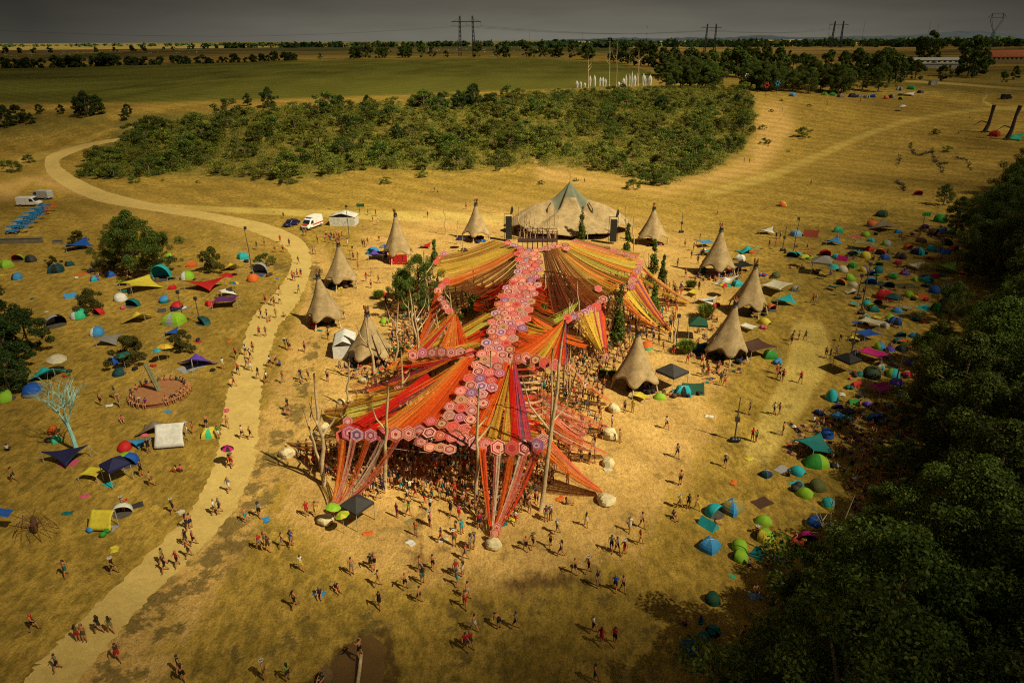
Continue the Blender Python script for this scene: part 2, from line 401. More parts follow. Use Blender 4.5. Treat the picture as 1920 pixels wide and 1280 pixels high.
def strip(name, pairs, mat, lift=.02, sub=14, kind=True):
    Ls = [G(*a) for a, b in pairs]; Rs = [G(*b) for a, b in pairs]
    def cr_(P, i, t):
        p0, p1, p2, p3 = P[max(i-1, 0)], P[i], P[i+1], P[min(i+2, len(P)-1)]
        return .5*((2*p1)+(-p0+p2)*t+(2*p0-5*p1+4*p2-p3)*t*t+(-p0+3*p1-3*p2+p3)*t**3)
    m = MB(); rows = []; W = 8
    for i in range(len(pairs)-1):
        for k in range(sub):
            rows.append((cr_(Ls, i, k/sub), cr_(Rs, i, k/sub)))
    rows.append((Ls[-1], Rs[-1])); vs = []
    for ri, (a, b) in enumerate(rows):
        for j in range(W+1):
            p = a.lerp(b, j/W)
            if j in (0, W): p = p+(b-a).normalized()*(.5*noise.noise(Vector((ri*1.1, j, 1)))+.35*noise.noise(Vector((ri*.37, j, 5))))
            vs.append((p.x, p.y, T(p.x, p.y)+lift))
    m.add(vs, [(r*(W+1)+j, r*(W+1)+j+1, (r+1)*(W+1)+j+1, (r+1)*(W+1)+j) for r in range(len(rows)-1) for j in range(W)])
    return struct(link(name, m.mesh(name, mat)))
def road_mat():
    t = NT("gravel_road"); p = t.geo(); n = t.noise(.35, 5, p); n2 = t.noise(7, 4, p, .7)
    c = t.ramp(n, [(.3, (.49, .335, .090)), (.7, (.59, .415, .120))]); c = t.mix(1, c, t.ramp(n2, [(.3, .78), (.7, 1.10)]), 'MULTIPLY'); c = t.mix(1, c, t.ramp(t.noise(1.3, 5, p, .7), [(.3, .84), (.6, 1.05)]), 'MULTIPLY')
    t.base(c); t.rough(.95); t.bump(n2, .3, .04); return t.m
ROAD = [((230,258),(232,263)),((150,272),(165,277)),((95,289),(118,296)),((84,305),(112,308)),((92,328),(126,322)),((130,355),(158,341)),((190,379),(212,363)),((300,398),(312,386)),((400,415),(412,402)),
 ((480,437),(500,420)),((530,462),(562,447)),((547,487),(582,478)),((537,520),(580,515)),((510,555),(562,560)),((483,583),(540,592)),((465,612),(522,612)),((455,650),(508,655)),((440,690),(496,695)),((425,740),(488,750)),
 ((415,800),(485,800)),((404,860),(478,862)),((389,900),(463,905)),((356,959),(430,968)),((267,1051),(356,1048)),((178,1137),(267,1134)),((89,1226),(208,1203)),((30,1290),(145,1280)),((-60,1380),(60,1370))]
strip("road", ROAD, road_mat())
def puddle():
    t = NT("muddy_water"); p = t.geo(); n = t.noise(.6, 3, p)
    t.base(t.ramp(n, [(.3, (.10, .052, .014)), (.7, (.135, .072, .020))]), ); t.rough(.35); m = MB()
    c = G(690, 1245); vs = [(c.x, c.y, .012)]
    poly = [(575,1340),(604,1275),(636,1228),(668,1200),(698,1190),(716,1204),(722,1240),(714,1290),(700,1340)]
    pts = [G(*q) for q in poly]
    out = []
    for i in range(len(pts)):
        a, b = pts[i], pts[(i+1) % len(pts)]
        for k in range(6):
            q = a.lerp(b, k/6); q = q+(q-c).normalized()*.35*noise.noise(q*1.3); out.append((q.x, q.y, .012))
    vs += out; n = len(out); m.add(vs, [(0, 1+i, 1+(i+1) % n) for i in range(n)])
    struct(link("puddle_water", m.mesh("puddle", t.m)))
puddle()
# far hills on the horizon
def hills():
    m = MB(); t = NT("far_hills"); p = t.geo(); n = t.noise(.004, 4, p)
    t.base(t.ramp(n, [(.3, (.010, .017, .026)), (.7, (.018, .028, .040))])); t.rough(1)
    for (x0, x1, y, hh, sd) in ((1540, 2500, 9000, 140, 1), (1000, 1700, 14000, 110, 5)):
        xa = ray(x0, 60).x/ray(x0, 60).y*y; xb = ray(x1, 60).x/ray(x1, 60).y*y; N = 140
        def fn(u, v):
            x = xa+(xb-xa)*u; e = min(1, u*5)*min(1, (1-u)*5); h = hh*e*(.62+.5*noise.noise(Vector((u*7, sd, 0)))+.12*noise.noise(Vector((u*60, sd, 3))))
            return (x, y+1500*v, (10 if v in (0, 1) else 10+max(0, h)*math.sin(PI*v)))
        m.grid(fn, N, 6)
    struct(link("hills", m.mesh("hills", t.m)))
hills()
# ------------------------------------------------------------------ clouds added unseen above the frame, shaped to darken the view's edges
def added_shade_layer():
    H = 420.0; k = H/SUND.z
    gx = np.concatenate([np.linspace(-4200, -330, 40), np.linspace(-300, 300, 150), np.linspace(330, 4200, 40)])
    gy = np.concatenate([np.linspace(-250, -10, 14), np.linspace(0, 300, 110), np.linspace(308, 3600, 90)])
    X, Y = np.meshgrid(gx, gy, indexing='ij')
    yy = np.maximum(Y, 24.0)
    u = (X+.02*yy)/(yy*.917+15.9)
    # shade density grows towards the near, far and side edges of the view
    near = np.clip((62-yy-np.clip(-u, 0, .8)*12)/29, 0, 1)**1.15
    far = np.clip((yy-230)/420, 0, 1)
    lat = np.where(u < 0, np.clip((-u-.14)/.60, 0, 1), np.clip((u-.22)/.46, 0, 1))
    right = np.clip((u-.36)/.30, 0, 1)*np.clip(1.2-yy/260, 0, 1)
    d = 1-(1-.88*near)*(1-.62*far)*(1-.68*lat)*(1-.74*right)
    nz_ = np.array([noise.fractal(Vector((a*.02, b*.02, 3)), .6, 2.0, 4) for a, b in zip(X.ravel(), Y.ravel())]).reshape(X.shape)
    d = np.clip(d*(1+.25*nz_)+.05*nz_*(d > .02), 0, .93)
    per = 1-np.sqrt(1-d)
    nx, ny = X.shape; m = MB(); vs = []
    topz = 30+50*np.clip(nz_+.4, 0, 1)*np.clip(d*2, .1, 1)
    V = []
    for lay in (0, 1):
        Z = H+(topz if lay else -8*nz_)
        V.append(np.stack([X+SUND.x*k*(Z/H), Y+SUND.y*k*(Z/H), Z], -1).reshape(-1, 3))
    vs = np.vstack(V); N = nx*ny; idx = np.arange(N).reshape(nx, ny)
    q = np.stack([idx[:-1, :-1], idx[1:, :-1], idx[1:, 1:], idx[:-1, 1:]], -1).reshape(-1, 4)
    rim = list(idx[:, 0])+list(idx[-1, 1:])+list(idx[::-1, -1][1:])+list(idx[0, ::-1][1:-1])
    rq = [(rim[i], rim[(i+1) % len(rim)], rim[(i+1) % len(rim)]+N, rim[i]+N) for i in range(len(rim))]
    me = bpy.data.meshes.new("added_shade_layer"); me.from_pydata([tuple(v) for v in vs.tolist()], [], [tuple(f) for f in q[:, ::-1].tolist()]+[tuple(f) for f in (q+N).tolist()]+rq)
    at = me.color_attributes.new("den", 'FLOAT_COLOR', 'POINT'); pp = np.concatenate([per.ravel()]*2)
    at.data.foreach_set("color", np.stack([pp, pp, pp, np.ones_like(pp)], -1).astype(np.float32).ravel())
    t = NT("shade_layer_vapour"); A = t.N("ShaderNodeAttribute", attribute_name="den"); sc_ = t.N("ShaderNodeSeparateColor"); t.L(A.outputs["Color"], sc_.inputs[0])
    t.base((.55, .55, .56)); t.rough(1)
    tr = t.N("ShaderNodeBsdfTransparent"); mx = t.N("ShaderNodeMixShader")
    t.L(sc_.outputs[0], mx.inputs[0]); t.L(tr.outputs[0], mx.inputs[1]); t.L(t.b.outputs[0], mx.inputs[2]); t.L(mx.outputs[0], t.o.inputs["Surface"])
    me.materials.append(t.m); o = link("added_shade_layer", me); o["kind"] = "stuff"; o["label"] = "unseen cloud layer added above the valley to darken the edges of the view"; o["category"] = "cloud"
added_shade_layer()
# ------------------------------------------------------------------ foliage
def leaf_mat(name, c1, c2, c3, tr=.3):
    if name in MATS: return MATS[name]
    t = NT(name); p = t.geo(); n = t.noise(.9, 4, p); oi = t.N("ShaderNodeObjectInfo")
    gi = t.N("ShaderNodeNewGeometry").outputs["Random Per Island"]
    c = t.ramp(gi, [(0, c1), (.55, c2), (1, c3)])
    c = t.mix(1, c, t.ramp(n, [(.3, .72), (.7, 1.25)]), 'MULTIPLY')
    hs = t.N("ShaderNodeHueSaturation"); t.L(c, hs.inputs["Color"])
    t.L(t.math('ADD', .478, t.math('MULTIPLY', oi.outputs["Random"], .035)), hs.inputs["Hue"])
    t.L(t.math('ADD', .72, t.math('MULTIPLY', oi.outputs["Random"], .55)), hs.inputs["Value"])
    t.base(hs.outputs[0]); t.rough(.7); t.b.inputs["Specular IOR Level"].default_value = .25
    tb = t.N("ShaderNodeBsdfTranslucent"); t.L(hs.outputs[0], tb.inputs["Color"]); mx = t.N("ShaderNodeMixShader"); mx.inputs[0].default_value = tr
    t.L(t.b.outputs[0], mx.inputs[1]); t.L(tb.outputs[0], mx.inputs[2]); t.L(mx.outputs[0], t.o.inputs["Surface"])
    MATS[name] = t.m; return t.m
LF_TREE = leaf_mat("leaves_tree", (.034, .068, .008), (.072, .115, .012), (.185, .215, .030))
LF_DARK = leaf_mat("leaves_dark", (.020, .040, .007), (.036, .064, .011), (.065, .095, .018))
LF_BUSH = leaf_mat("leaves_bush", (.085, .108, .012), (.155, .172, .020), (.27, .265, .038))
LF_BRT = leaf_mat("leaves_bright", (.09, .13, .012), (.15, .19, .02), (.22, .26, .03))
BARK = plain("bark", (.16, .11, .06), .9, .35, 2.5, bump=.4)
def leaves(n, clumps, size, seed, flat=.8):
    """n leaf-sized faces spread through the clumps [(centre, radius)...]"""
    rg = np.random.default_rng(seed)
    cs = np.array([c for c, r in clumps]); rs = np.array([r for c, r in clumps]); wgt = rs**2; wgt = wgt/wgt.sum()
    k = rg.choice(len(clumps), n, p=wgt)
    d = rg.normal(size=(n, 3)); d /= np.linalg.norm(d, axis=1)[:, None]
    r = rs[k]*(rg.random(n)**.28)*(1+.25*rg.random(n)*(rg.random(n) > .8))
    p = cs[k]+d*r[:, None]*np.array([1, 1, flat])
    nr = d+.8*rg.normal(size=(n, 3))+np.array([0, 0, .5]); nr /= np.linalg.norm(nr, axis=1)[:, None]
    a = np.cross(nr, rg.normal(size=(n, 3))); a /= np.linalg.norm(a, axis=1)[:, None]; b = np.cross(nr, a)
    s = size*(.5+.9*rg.random(n))[:, None]
    q = np.stack([p-a*s, p-b*s*.55+nr*s*.12, p+a*s, p+b*s*.55+nr*s*.12], 1).reshape(-1, 3)
    me = bpy.data.meshes.new("leaves"); me.vertices.add(4*n); me.vertices.foreach_set("co", q.astype(np.float32).ravel())
    me.loops.add(4*n); me.loops.foreach_set("vertex_index", np.arange(4*n, dtype=np.int32)); me.polygons.add(n); me.polygons.foreach_set("loop_start", np.arange(0, 4*n, 4, dtype=np.int32))
    me.update(calc_edges=True); return me
def crown_clumps(rad_, h0, h1, n, rg, droop=.0, irr=.35):
    out = []
    for i in range(n):
        a = rg.random()*2*PI; v = rg.random()**.8; hh = h0+(h1-h0)*v
        prof = math.sin(PI*min(1, (v*.86+.16)))**.6
        rr = rad_*prof*(.35+.65*rg.random()**.5)*(rg.choice((.8, 1, 1.25)) if n > 70 else 1)*(1+irr*1.6*(rg.random()-.5))*(1+.22*math.sin(3*a+n))
        out.append(((rr*math.cos(a)*.86, rr*math.sin(a)*.86, hh), rad_*(.11+.17*rg.random())*(1.55 if n < 20 else .72 if n > 70 else 1)))
    return out
def tree_proto(name, H, Rr, n, size, seed, mat, nc=16, base=.25):
    rg = random.Random(seed); cl = crown_clumps(Rr, H*base, H*.9, nc, rg)
    cm = leaves(n, cl, size, seed); cm.name = name+"_crown"; cm.materials.append(mat)
    tm = MB(); tm.tube([(0, 0, -.5), (.05*H*.3, 0, H*.3), (.0, .1, H*.6), (.1, 0, H*.8)], [H*.028, H*.022, H*.014, H*.006], 7)
    for c, r in cl[:9]:
        z0 = H*(.15+.4*rg.random()); tm.tube([(0, 0, z0), (c[0]*.5, c[1]*.5, (z0+c[2])*.5), c], [H*.010, H*.007, H*.003], 5)
    tk = tm.mesh(name+"_trunk", BARK)
    return (cm, tk)
TP = [tree_proto("broadleaf%d" % i, 12, 5.2, 27000, .105, 10+i, LF_TREE, 90, .12) for i in range(4)]
TDK = [tree_proto("darkleaf%d" % i, 10, 4.6, 9000, .19, 30+i, LF_DARK, 40, .06) for i in range(3)]
TFAR = [tree_proto("fartree%d" % i, 12, 5.5, 2200, .50, 50+i, LF_TREE, 26, .1) for i in range(4)]
TFD = [tree_proto("fardark%d" % i, 12, 6.5, 900, .9, 70+i, LF_DARK, 12, .05) for i in range(3)]
BU = [tree_proto("scrub%d" % i, 3.2, 2.3, 3000, .105, 90+i, LF_BUSH, 22, .03) for i in range(5)]
BUD = [tree_proto("darkscrub%d" % i, 4.2, 2.7, 3000, .12, 120+i, LF_TREE, 22, .03) for i in range(3)]
SH = [tree_proto("shrub%d" % i, 4.0, 2.7, 7000, .105, 150+i, leaf_mat("leaves_olive", (.05, .055, .010), (.09, .088, .014), (.15, .135, .024)), 26, .06) for i in range(3)]
def tree(name, proto, p, look, cat, group, sc=1, place=True, rz=None, zs=1, single=False):
    cm, tk = proto
    p = Vector((p.x, p.y, T(p.x, p.y)))
    o = thing(name, look, cat, p, R.random()*6.28 if rz is None else rz, group, place)
    zs = .72 if name == "bush" else zs
    link("crown", cm, o, sc=(sc, sc, sc*zs)); link("trunk", tk, o, sc=(sc, sc, sc*zs))
    return o
def in_poly(x, y, poly):
    c = False
    for i in range(len(poly)):
        x1, y1 = poly[i]; x2, y2 = poly[(i+1) % len(poly)]
        if (y1 > y) != (y2 > y) and x < (x2-x1)*(y-y1)/((y2-y1) or 1e-9)+x1: c = not c
    return c
def scatter(poly, n, sp, h=0, seed=1, tries=40):
    """spots inside a patch, at least sp metres apart"""
    rg = random.Random(seed); xs = [a for a, b in poly]; ys = [b for a, b in poly]; out = []; k = 0
    # sample uniformly over the ground by weighting with depth squared
    y0, y1 = min(ys), max(ys)
    pts = [G(x, y, h) for x, y in poly]; X0, X1 = min(p.x for p in pts)-5, max(p.x for p in pts)+5; Y0, Y1 = min(p.y for p in pts)-5, max(p.y for p in pts)+5
    wp = [(p.x, p.y) for p in pts]; cell = {}
    while len(out) < n and k < n*tries:
        k += 1; x = rg.uniform(X0, X1); y = rg.uniform(Y0, Y1)
        if not in_poly(x, y, wp): continue
        ci, cj = int(x//sp), int(y//sp)
        if any((x-a)**2+(y-b)**2 < sp*sp for i in (-1, 0, 1) for j in (-1, 0, 1) for a, b in cell.get((ci+i, cj+j), ())): continue
        cell.setdefault((ci, cj), []).append((x, y)); out.append(Vector((x, y, T(x, y))))
    return out
# the wood on the right
WOOD = [(2050,300),(1935,318),(1900,360),(1860,420),(1880,480),(1925,530),(1880,590),(1830,640),(1800,700),(1790,800),(1790,880),(1750,960),(1700,1040),(1640,1120),(1590,1200),(1540,1290),(1480,1400),(2150,1400),(2150,300)]
for i, p in enumerate(scatter(WOOD, 120, 5.0, 7, 3, 300)):
    sc = R.uniform(1.0, 1.38)
    tree("broadleaf_tree", TP[i % 4], p, "tall dense green tree in the dark wood on the right", "tree", "trees of the wood along the right edge", sc, False)
for (x, y, s) in ((1800,400,.75),(1775,360,.5),(1790,560,.6),(1760,640,.6),(1700,860,.5),(1640,1010,.62),(1560,1060,.55),(1500,1110,.42),(1440,1215,.42),(1500,1230,.5),(1380,1262,.35),(1745,740,.62),(1690,950,.6)):
    tree("broadleaf_tree", TP[(x+y) % 4], G(x, y, 5*s+1), "smaller green tree fronting the dark wood", "tree", "trees of the wood along the right edge", s, True)
# scrub bank behind the dance floor: bushes one can tell apart, and the low growth between them
BANK = [(150,325),(175,290),(235,262),(280,232),(420,212),(640,200),(830,188),(1000,176),(1250,165),(1400,168),(1415,225),(1390,285),(1330,322),(1250,340),(1100,312),(960,308),(840,320),(700,312),(560,335),(450,330),(340,322),(240,330),(190,330)]
bk = scatter(BANK, 285, 4.9, .5, 5, 200)
for i, p in enumerate(bk):
    d = R.random() < .28
    tree("bush", (BUD if d else BU)[i % 3], p, "darker green bush rising from the scrub on the bank" if d else "olive green bush in the dense scrub covering the bank", "bush", "darker bushes on the scrub bank" if d else "olive bushes on the scrub bank", R.uniform(1.4, 2.6)*(.55 if p.x > 15 and T(p.x, p.y) > 14.5 else 1), False)
ug = []
rg_ = np.random.default_rng(4); sc_p = scatter(BANK, 2600, 1.3, .5, 6, 60)
for p in sc_p: ug.append(((p.x, p.y, p.z+.6), R.uniform(.9, 2.4)))
me = leaves(330000, ug, .22, 9, 1.0); me.materials.append(LF_BUSH); o = link("undergrowth", me); o["kind"] = "stuff"; o["label"] = "low olive undergrowth between the bushes on the bank"; o["category"] = "undergrowth"
for (x, y, s, d) in ((165,330,1.5,1),(215,335,1.3,1),(250,343,.8,1),(540,345,1.3,1),(723,345,.8,1),(793,333,.8,1),(935,320,.6,1),(1187,355,1.0,1),(1210,345,1.2,1),(1240,346,1.5,1),(1015,346,.45,1),(1080,340,.4,1),(1435,270,1.1,0),(1430,243,.9,0),(1505,258,1.9,0),(1517,200,.6,0),(1446,210,.6,0),(1465,190,.5,0),(1478,285,.35,0),(1752,252,1.0,0),(1775,285,1.0,0),(1408,182,.8,0),(500,500,.9,1),(1340,645,.1,0),(55,305,1.0,1),(25,322,1.3,1),(10,312,1.1,0),(370,343,.35,0),(305,340,.35,0)):
    if s > .2: tree("bush", (BUD if d else BU)[int(x) % 3], G(x, y), "lone rounded green bush on dry grass" if s > .7 else "small scrubby bush on dry grass", "bush", "scattered bushes on the grass", s)
# trees at the left
def T1(x, y, s, pr, look, zs=1, nm="broadleaf_tree"):
    b = G(x, y); return tree(nm, pr, b, look, "tree", None, s, True, zs=zs)
T1(262, 520, 1.12, TP[0], "large spreading tree with tents beneath it"); T1(215, 505, .62, TP[1], "mid-sized tree merging into the large spreading tree")
T1(300, 505, .66, TP[2], "leafy tree on the right flank of the large spreading tree"); T1(238, 480, .72, TP[3], "tree at the back of the large spreading clump")
T1(150, 458, .8, SH[0], "low round shrub beside the large spreading tree", nm="shrub"); T1(398, 510, .95, SH[1], "upright olive shrub near the road", 1.35, "shrub")
T1(172, 583, .95, SH[2], "round olive shrub among small tents", nm="shrub"); T1(250, 682, 1.0, SH[0], "round green shrub shading camp gear", 1.1, "shrub"); T1(342, 658, .75, SH[1], "shrub behind the purple star-shaped sunshade", 1.1, "shrub")
T1(100, 500, .5, SH[2], "thin shrub behind the dark teal tent", 1.1, "shrub")
for i, (x, y, s) in enumerate(((15,700,.62),(60,665,.55),(-15,640,.7),(20,735,.5),(-40,700,.7),(-60,600,.7))):
    tree("broadleaf_tree", TDK[i % 3], G(x, y), "dark leafy tree crowding the left edge", "tree", "trees crowding the left edge", s*1.35, True)
for i, (x, y, s) in enumerate(((165,218,1.15),(150,216,.8),(185,215,.9),(15,238,1.0),(35,232,.9),(-15,240,1.1),(60,232,.5),(75,214,.5),(115,214,.45),(235,226,.5),(240,215,.5),(465,198,.55),(505,200,.85),(630,200,.5),(640,205,.6),(690,205,.6),(800,195,.6),(890,200,1.0),(860,205,.8),(920,205,.7),(825,205,.7),(1380,195,.5),(1240,210,.8),(650,250,.7),(745,262,.6))):
    tree("dark_tree", TDK[i % 3], G(x, y), "dark tree standing above the scrub", "tree", "trees along the field edge", s)
# tree belts behind the field
def belt(pts, n, look, group, protos, s0, s1, name, seed):
    rg = random.Random(seed)
    for i in range(n):
        t = rg.random()*(len(pts)-1); k = int(t); f = t-k
        x = pts[k][0]+(pts[k+1][0]-pts[k][0])*f; y = pts[k][1]+(pts[k+1][1]-pts[k][1])*f+rg.uniform(-1, 1)*pts[k][2]
        tree(name, protos[i % len(protos)], G(x, y), look, "tree", group, rg.uniform(s0, s1), False)
belt([(1240,165,1.5),(1300,163,3),(1400,166,4),(1460,168,5),(1560,172,5),(1670,178,4)], 46, "tall green tree in the belt behind the valley rim", "trees of the belt on the valley rim", TP, .95, 1.5, "broadleaf_tree", 1)
belt([(1230,142,3),(1330,140,8),(1450,135,10),(1600,140,8),(1680,150,4)], 56, "broad tree further back in the green belt", "trees further back in the belt", TFAR, 1.1, 1.8, "broadleaf_tree", 2)
belt([(660,110,.5),(700,109,.5),(820,108,.5),(1030,107,.5),(1150,116,1),(1230,126,2)], 48, "hedgerow tree beyond the green field", "hedgerow trees beyond the green field", TFAR, .9, 1.9, "hedgerow_tree", 3)
belt([(0,129,.5),(110,127,.5),(220,124,.5)], 26, "dark hedgerow tree beyond the field at far left", "dark hedgerow trees at far left", TFD, .9, 1.5, "hedgerow_tree", 4)
belt([(235,123,.5),(400,119,.5),(560,113,.5)], 44, "low dark tree in the hedgerow beyond the field", "dark hedgerow trees at far left", TFD, .5, 1.1, "hedgerow_tree", 5)
belt([(0,101,.5),(230,97,.5),(460,90,.5),(640,85,.5)], 26, "far dark tree in the line beyond the hay bales", "far trees beyond the hay bales", TFD, .8, 1.7, "far_tree", 6)
belt([(1560,84,1),(1640,83,1),(1740,86,2),(1900,82,2)], 22, "dark tree on the wheat field near the barns", "trees on the wheat field", TFD, .9, 1.8, "far_tree", 7)
for i, (x, y, s) in enumerate(((1738,112,3.1),(1728,113,2.4),(1815,144,2.5),(1830,142,2.3),(1822,146,1.6),(1715,150,1.1),(1765,152,.9),(1700,145,1.2),(1750,118,1.8),(1560,112,.9),(1600,118,1.0),(1480,112,1.0),(1900,150,.8),(1880,155,.6),(680,110,1.6),(600,112,.8),(1340,110,1.0),(1390,105,.8))):
    tree("broadleaf_tree", TFAR[i % 4], G(x, y), "big dark tree by the barns" if x > 1690 else "lone tree above the hedgerow", "tree", "lone trees on the plateau", s)
# distant forest on the horizon: one mass
cl = []
for (xa, xb, Y, hh, n) in ((-700,1100,5200,22,260),(420,1900,3400,24,330),(1000,2300,2500,24,260),(-500,500,8000,26,180),(1560,2600,4200,34,160)):
    for i in range(n):
        px = R.uniform(xa, xb); r_ = ray(px, 70); x = r_.x/r_.y*Y; yv = Y*R.uniform(.92, 1.08)
        cl.append(((x, yv, T(x, yv)+hh*.35), hh*R.uniform(.45, .9)))
me = leaves(26000, cl, 9.5, 5, .7); me.materials.append(LF_DARK); o = link("forest", me); o["kind"] = "stuff"; o["label"] = "dark wooded belt along the horizon"; o["category"] = "forest"
# ------------------------------------------------------------------ the ribbon canopy
def ribbon_mat():
    t = NT("ribbon_cloth"); a = t.N("ShaderNodeAttribute", attribute_name="Col"); p = t.geo()
    n = t.noise(3.5, 4, p, .65); n2 = t.noise(18, 2, p)
    c = t.mix(1, a.outputs["Color"], t.ramp(n, [(.3, .62), (.7, 1.15)]), 'MULTIPLY')
    c = t.mix(1, c, t.ramp(n2, [(.3, .8), (.7, 1.08)]), 'MULTIPLY')
    t.base(c); t.rough(.7); t.b.inputs["Specular IOR Level"].default_value = .2
    tr = t.N("ShaderNodeBsdfTranslucent"); t.L(c, tr.inputs["Color"]); mx = t.N("ShaderNodeMixShader"); mx.inputs[0].default_value = .38
    t.L(t.b.outputs[0], mx.inputs[1]); t.L(tr.outputs[0], mx.inputs[2])
    net = t.N("ShaderNodeBsdfTransparent"); m2 = t.N("ShaderNodeMixShader"); t.L(t.ramp(t.noise(6, 4, p, .8), [(.38, .05), (.62, .6)]), m2.inputs[0]); t.L(mx.outputs[0], m2.inputs[1]); t.L(net.outputs[0], m2.inputs[2]); t.L(m2.outputs[0], t.o.inputs["Surface"]); return t.m
RIB = ribbon_mat()
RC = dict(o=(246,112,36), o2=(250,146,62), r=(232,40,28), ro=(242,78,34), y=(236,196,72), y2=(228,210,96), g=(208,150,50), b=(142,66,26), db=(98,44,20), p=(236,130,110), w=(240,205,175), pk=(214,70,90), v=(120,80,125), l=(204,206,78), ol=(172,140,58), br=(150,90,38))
canopy = thing("ribbon_canopy", "huge orange, red and yellow ribbon canopy with crocheted hexagon spine over the crowd", "canopy", (0, 0, 0), place=False)
cc = G(960, 690); canopy.location = (cc.x, cc.y, 0)
def part_c(name, me, loc=(0,0,0), rot=(0,0,0), sc=1):
    o = link(name, me, canopy, Vector(loc)-Vector(canopy.location), rot, sc); return o
def P3(a): return G(a[0], a[1], a[2] if len(a) > 2 else 6)
def fan(A0, A1, B0, B1, n, cols, w0, w1, sag=.4, jit=.5, name="ribbon_fan", fill=1.0):
    A0, A1, B0, B1 = map(P3, (A0, A1, B0, B1)); m = MB(); rg = random.Random(int(A0.x*100+B1.y*10)); ns = 9
    cols = [sl(RC[c]) for c in cols.split()]; run = cols[0]
    for i in range(n):
        t = (i+.5)/n; ta = min(1, max(0, t+rg.uniform(-1, 1)*jit/n)); tb = min(1, max(0, t+rg.uniform(-1, 1)*jit/n))
        a = A0.lerp(A1, ta); b = B0.lerp(B1, tb); d = b-a; sd = Vector((d.y, -d.x, 0)).normalized() if math.hypot(d.x, d.y) > .5 else Vector((1, 0, 0))
        if rg.random() < .38: k = t*(len(cols)-1); run = cols[min(len(cols)-1, max(0, int(round(k+rg.uniform(-.8, .8)))))]
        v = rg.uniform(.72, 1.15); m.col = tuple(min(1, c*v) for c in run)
        sg = sag*rg.uniform(.5, 1.6); off = rg.uniform(-.05, .05); tw = rg.uniform(-.35, .35); vs = []; wv = rg.uniform(.75, 1.25)*fill
        for k in range(ns+1):
            s = k/ns; p = a.lerp(b, s); p.z += -4*sg*s*(1-s)+off
            w_ = (w0+(w1-w0)*s)*wv*(1+.25*math.sin(s*PI))
            q = (sd*math.cos(tw*math.sin(s*5))+Vector((0, 0, 1))*math.sin(tw*math.sin(s*5)))*w_/2
            vs += [p-q, p+q]
        m.add(vs, [(2*k, 2*k+1, 2*k+3, 2*k+2) for k in range(ns)])
    part_c(name, m.mesh(name, RIB))
def wf(a0, a1, n): return (P3(a0)-P3(a1)).length/max(1, n)
def F_(A0, A1, B0, B1, n, cols, sag=.4, fill=1.15, jit=.8):
    n = int(n*1.75)
    fan(A0, A1, B0, B1, n, cols, max(.045, wf(A0, A1, n))*1.5, max(.045, wf(B0, B1, n))*1.5, sag, jit, fill=fill)
# upper left wing, from the hub by the stage out to the left posts
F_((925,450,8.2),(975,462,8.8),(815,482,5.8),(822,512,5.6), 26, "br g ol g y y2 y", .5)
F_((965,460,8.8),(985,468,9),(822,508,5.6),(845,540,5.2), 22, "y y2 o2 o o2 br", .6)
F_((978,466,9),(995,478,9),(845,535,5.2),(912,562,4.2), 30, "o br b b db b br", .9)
F_((990,500,8.2),(975,530,7.8),(905,560,3.6),(890,535,3.6), 16, "ro r o r", .5)
# upper right wing
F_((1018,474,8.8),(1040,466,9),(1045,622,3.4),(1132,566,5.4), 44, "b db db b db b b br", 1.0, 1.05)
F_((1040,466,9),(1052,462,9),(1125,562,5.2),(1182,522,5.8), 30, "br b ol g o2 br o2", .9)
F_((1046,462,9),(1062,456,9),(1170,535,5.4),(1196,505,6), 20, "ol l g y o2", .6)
F_((1054,460,9),(1070,452,8.8),(1190,512,6),(1200,486,6), 24, "o2 y y2 y o2 y", .4)
F_((1072,452,8.6),(1080,447,8.4),(1196,486,6),(1200,474,5.8), 8, "r p ol w", .3)
# long spills on the right down to the ground
F_((1186,488,6),(1206,500,6),(1287,562,.5),(1296,567,.5), 14, "r o p y o2", .5)
F_((1188,505,6),(1196,522,5.6),(1287,564,.5),(1294,570,.5), 12, "y g y o2", .6)
F_((1176,540,5.6),(1196,530,5.8),(1250,618,.5),(1258,622,.5), 16, "y l g pk o2", .6)
F_((1184,530,5.8),(1200,522,5.8),(1252,615,.5),(1260,620,.5), 10, "pk v o2 o", .5)
F_((1160,566,5.4),(1178,545,5.6),(1246,620,.5),(1252,624,.5), 10, "y o2 y", .7)
# right inner bell, hexagons to one anchor
F_((1072,600,6),(1102,586,6),(1128,664,.6),(1134,668,.6), 14, "o2 y g y", .3)
F_((1098,588,6),(1116,577,6),(1130,664,.6),(1136,668,.6), 12, "y l pk y", .3)
F_((1112,578,6),(1132,562,6),(1133,666,.6),(1139,668,.6), 12, "y w pk o ro", .2)
# red net beneath the spine, upper part
F_((1010,520,6.8),(985,600,6.4),(1062,545,3.4),(1035,595,3), 20, "ro r o r ro", .4)
F_((1000,560,6.8),(978,585,6.4),(1040,560,3.6),(1100,650,3.4), 16, "o ro br o ol", .6)
F_((955,520,7),(935,575,6.6),(890,550,3.4),(890,580,3.4), 12, "r ro o", .3)
# left spills
F_((820,545,5.8),(835,570,5.8),(778,650,.8),(790,655,.8), 14, "r o y p w o", .3)
F_((832,565,5.8),(848,588,5.8),(790,652,.8),(800,660,3), 16, "y g p y br g", .4)
F_((782,522,5.4),(802,532,5),(724,584,.6),(730,588,.6), 10, "ol g o r br", .4)
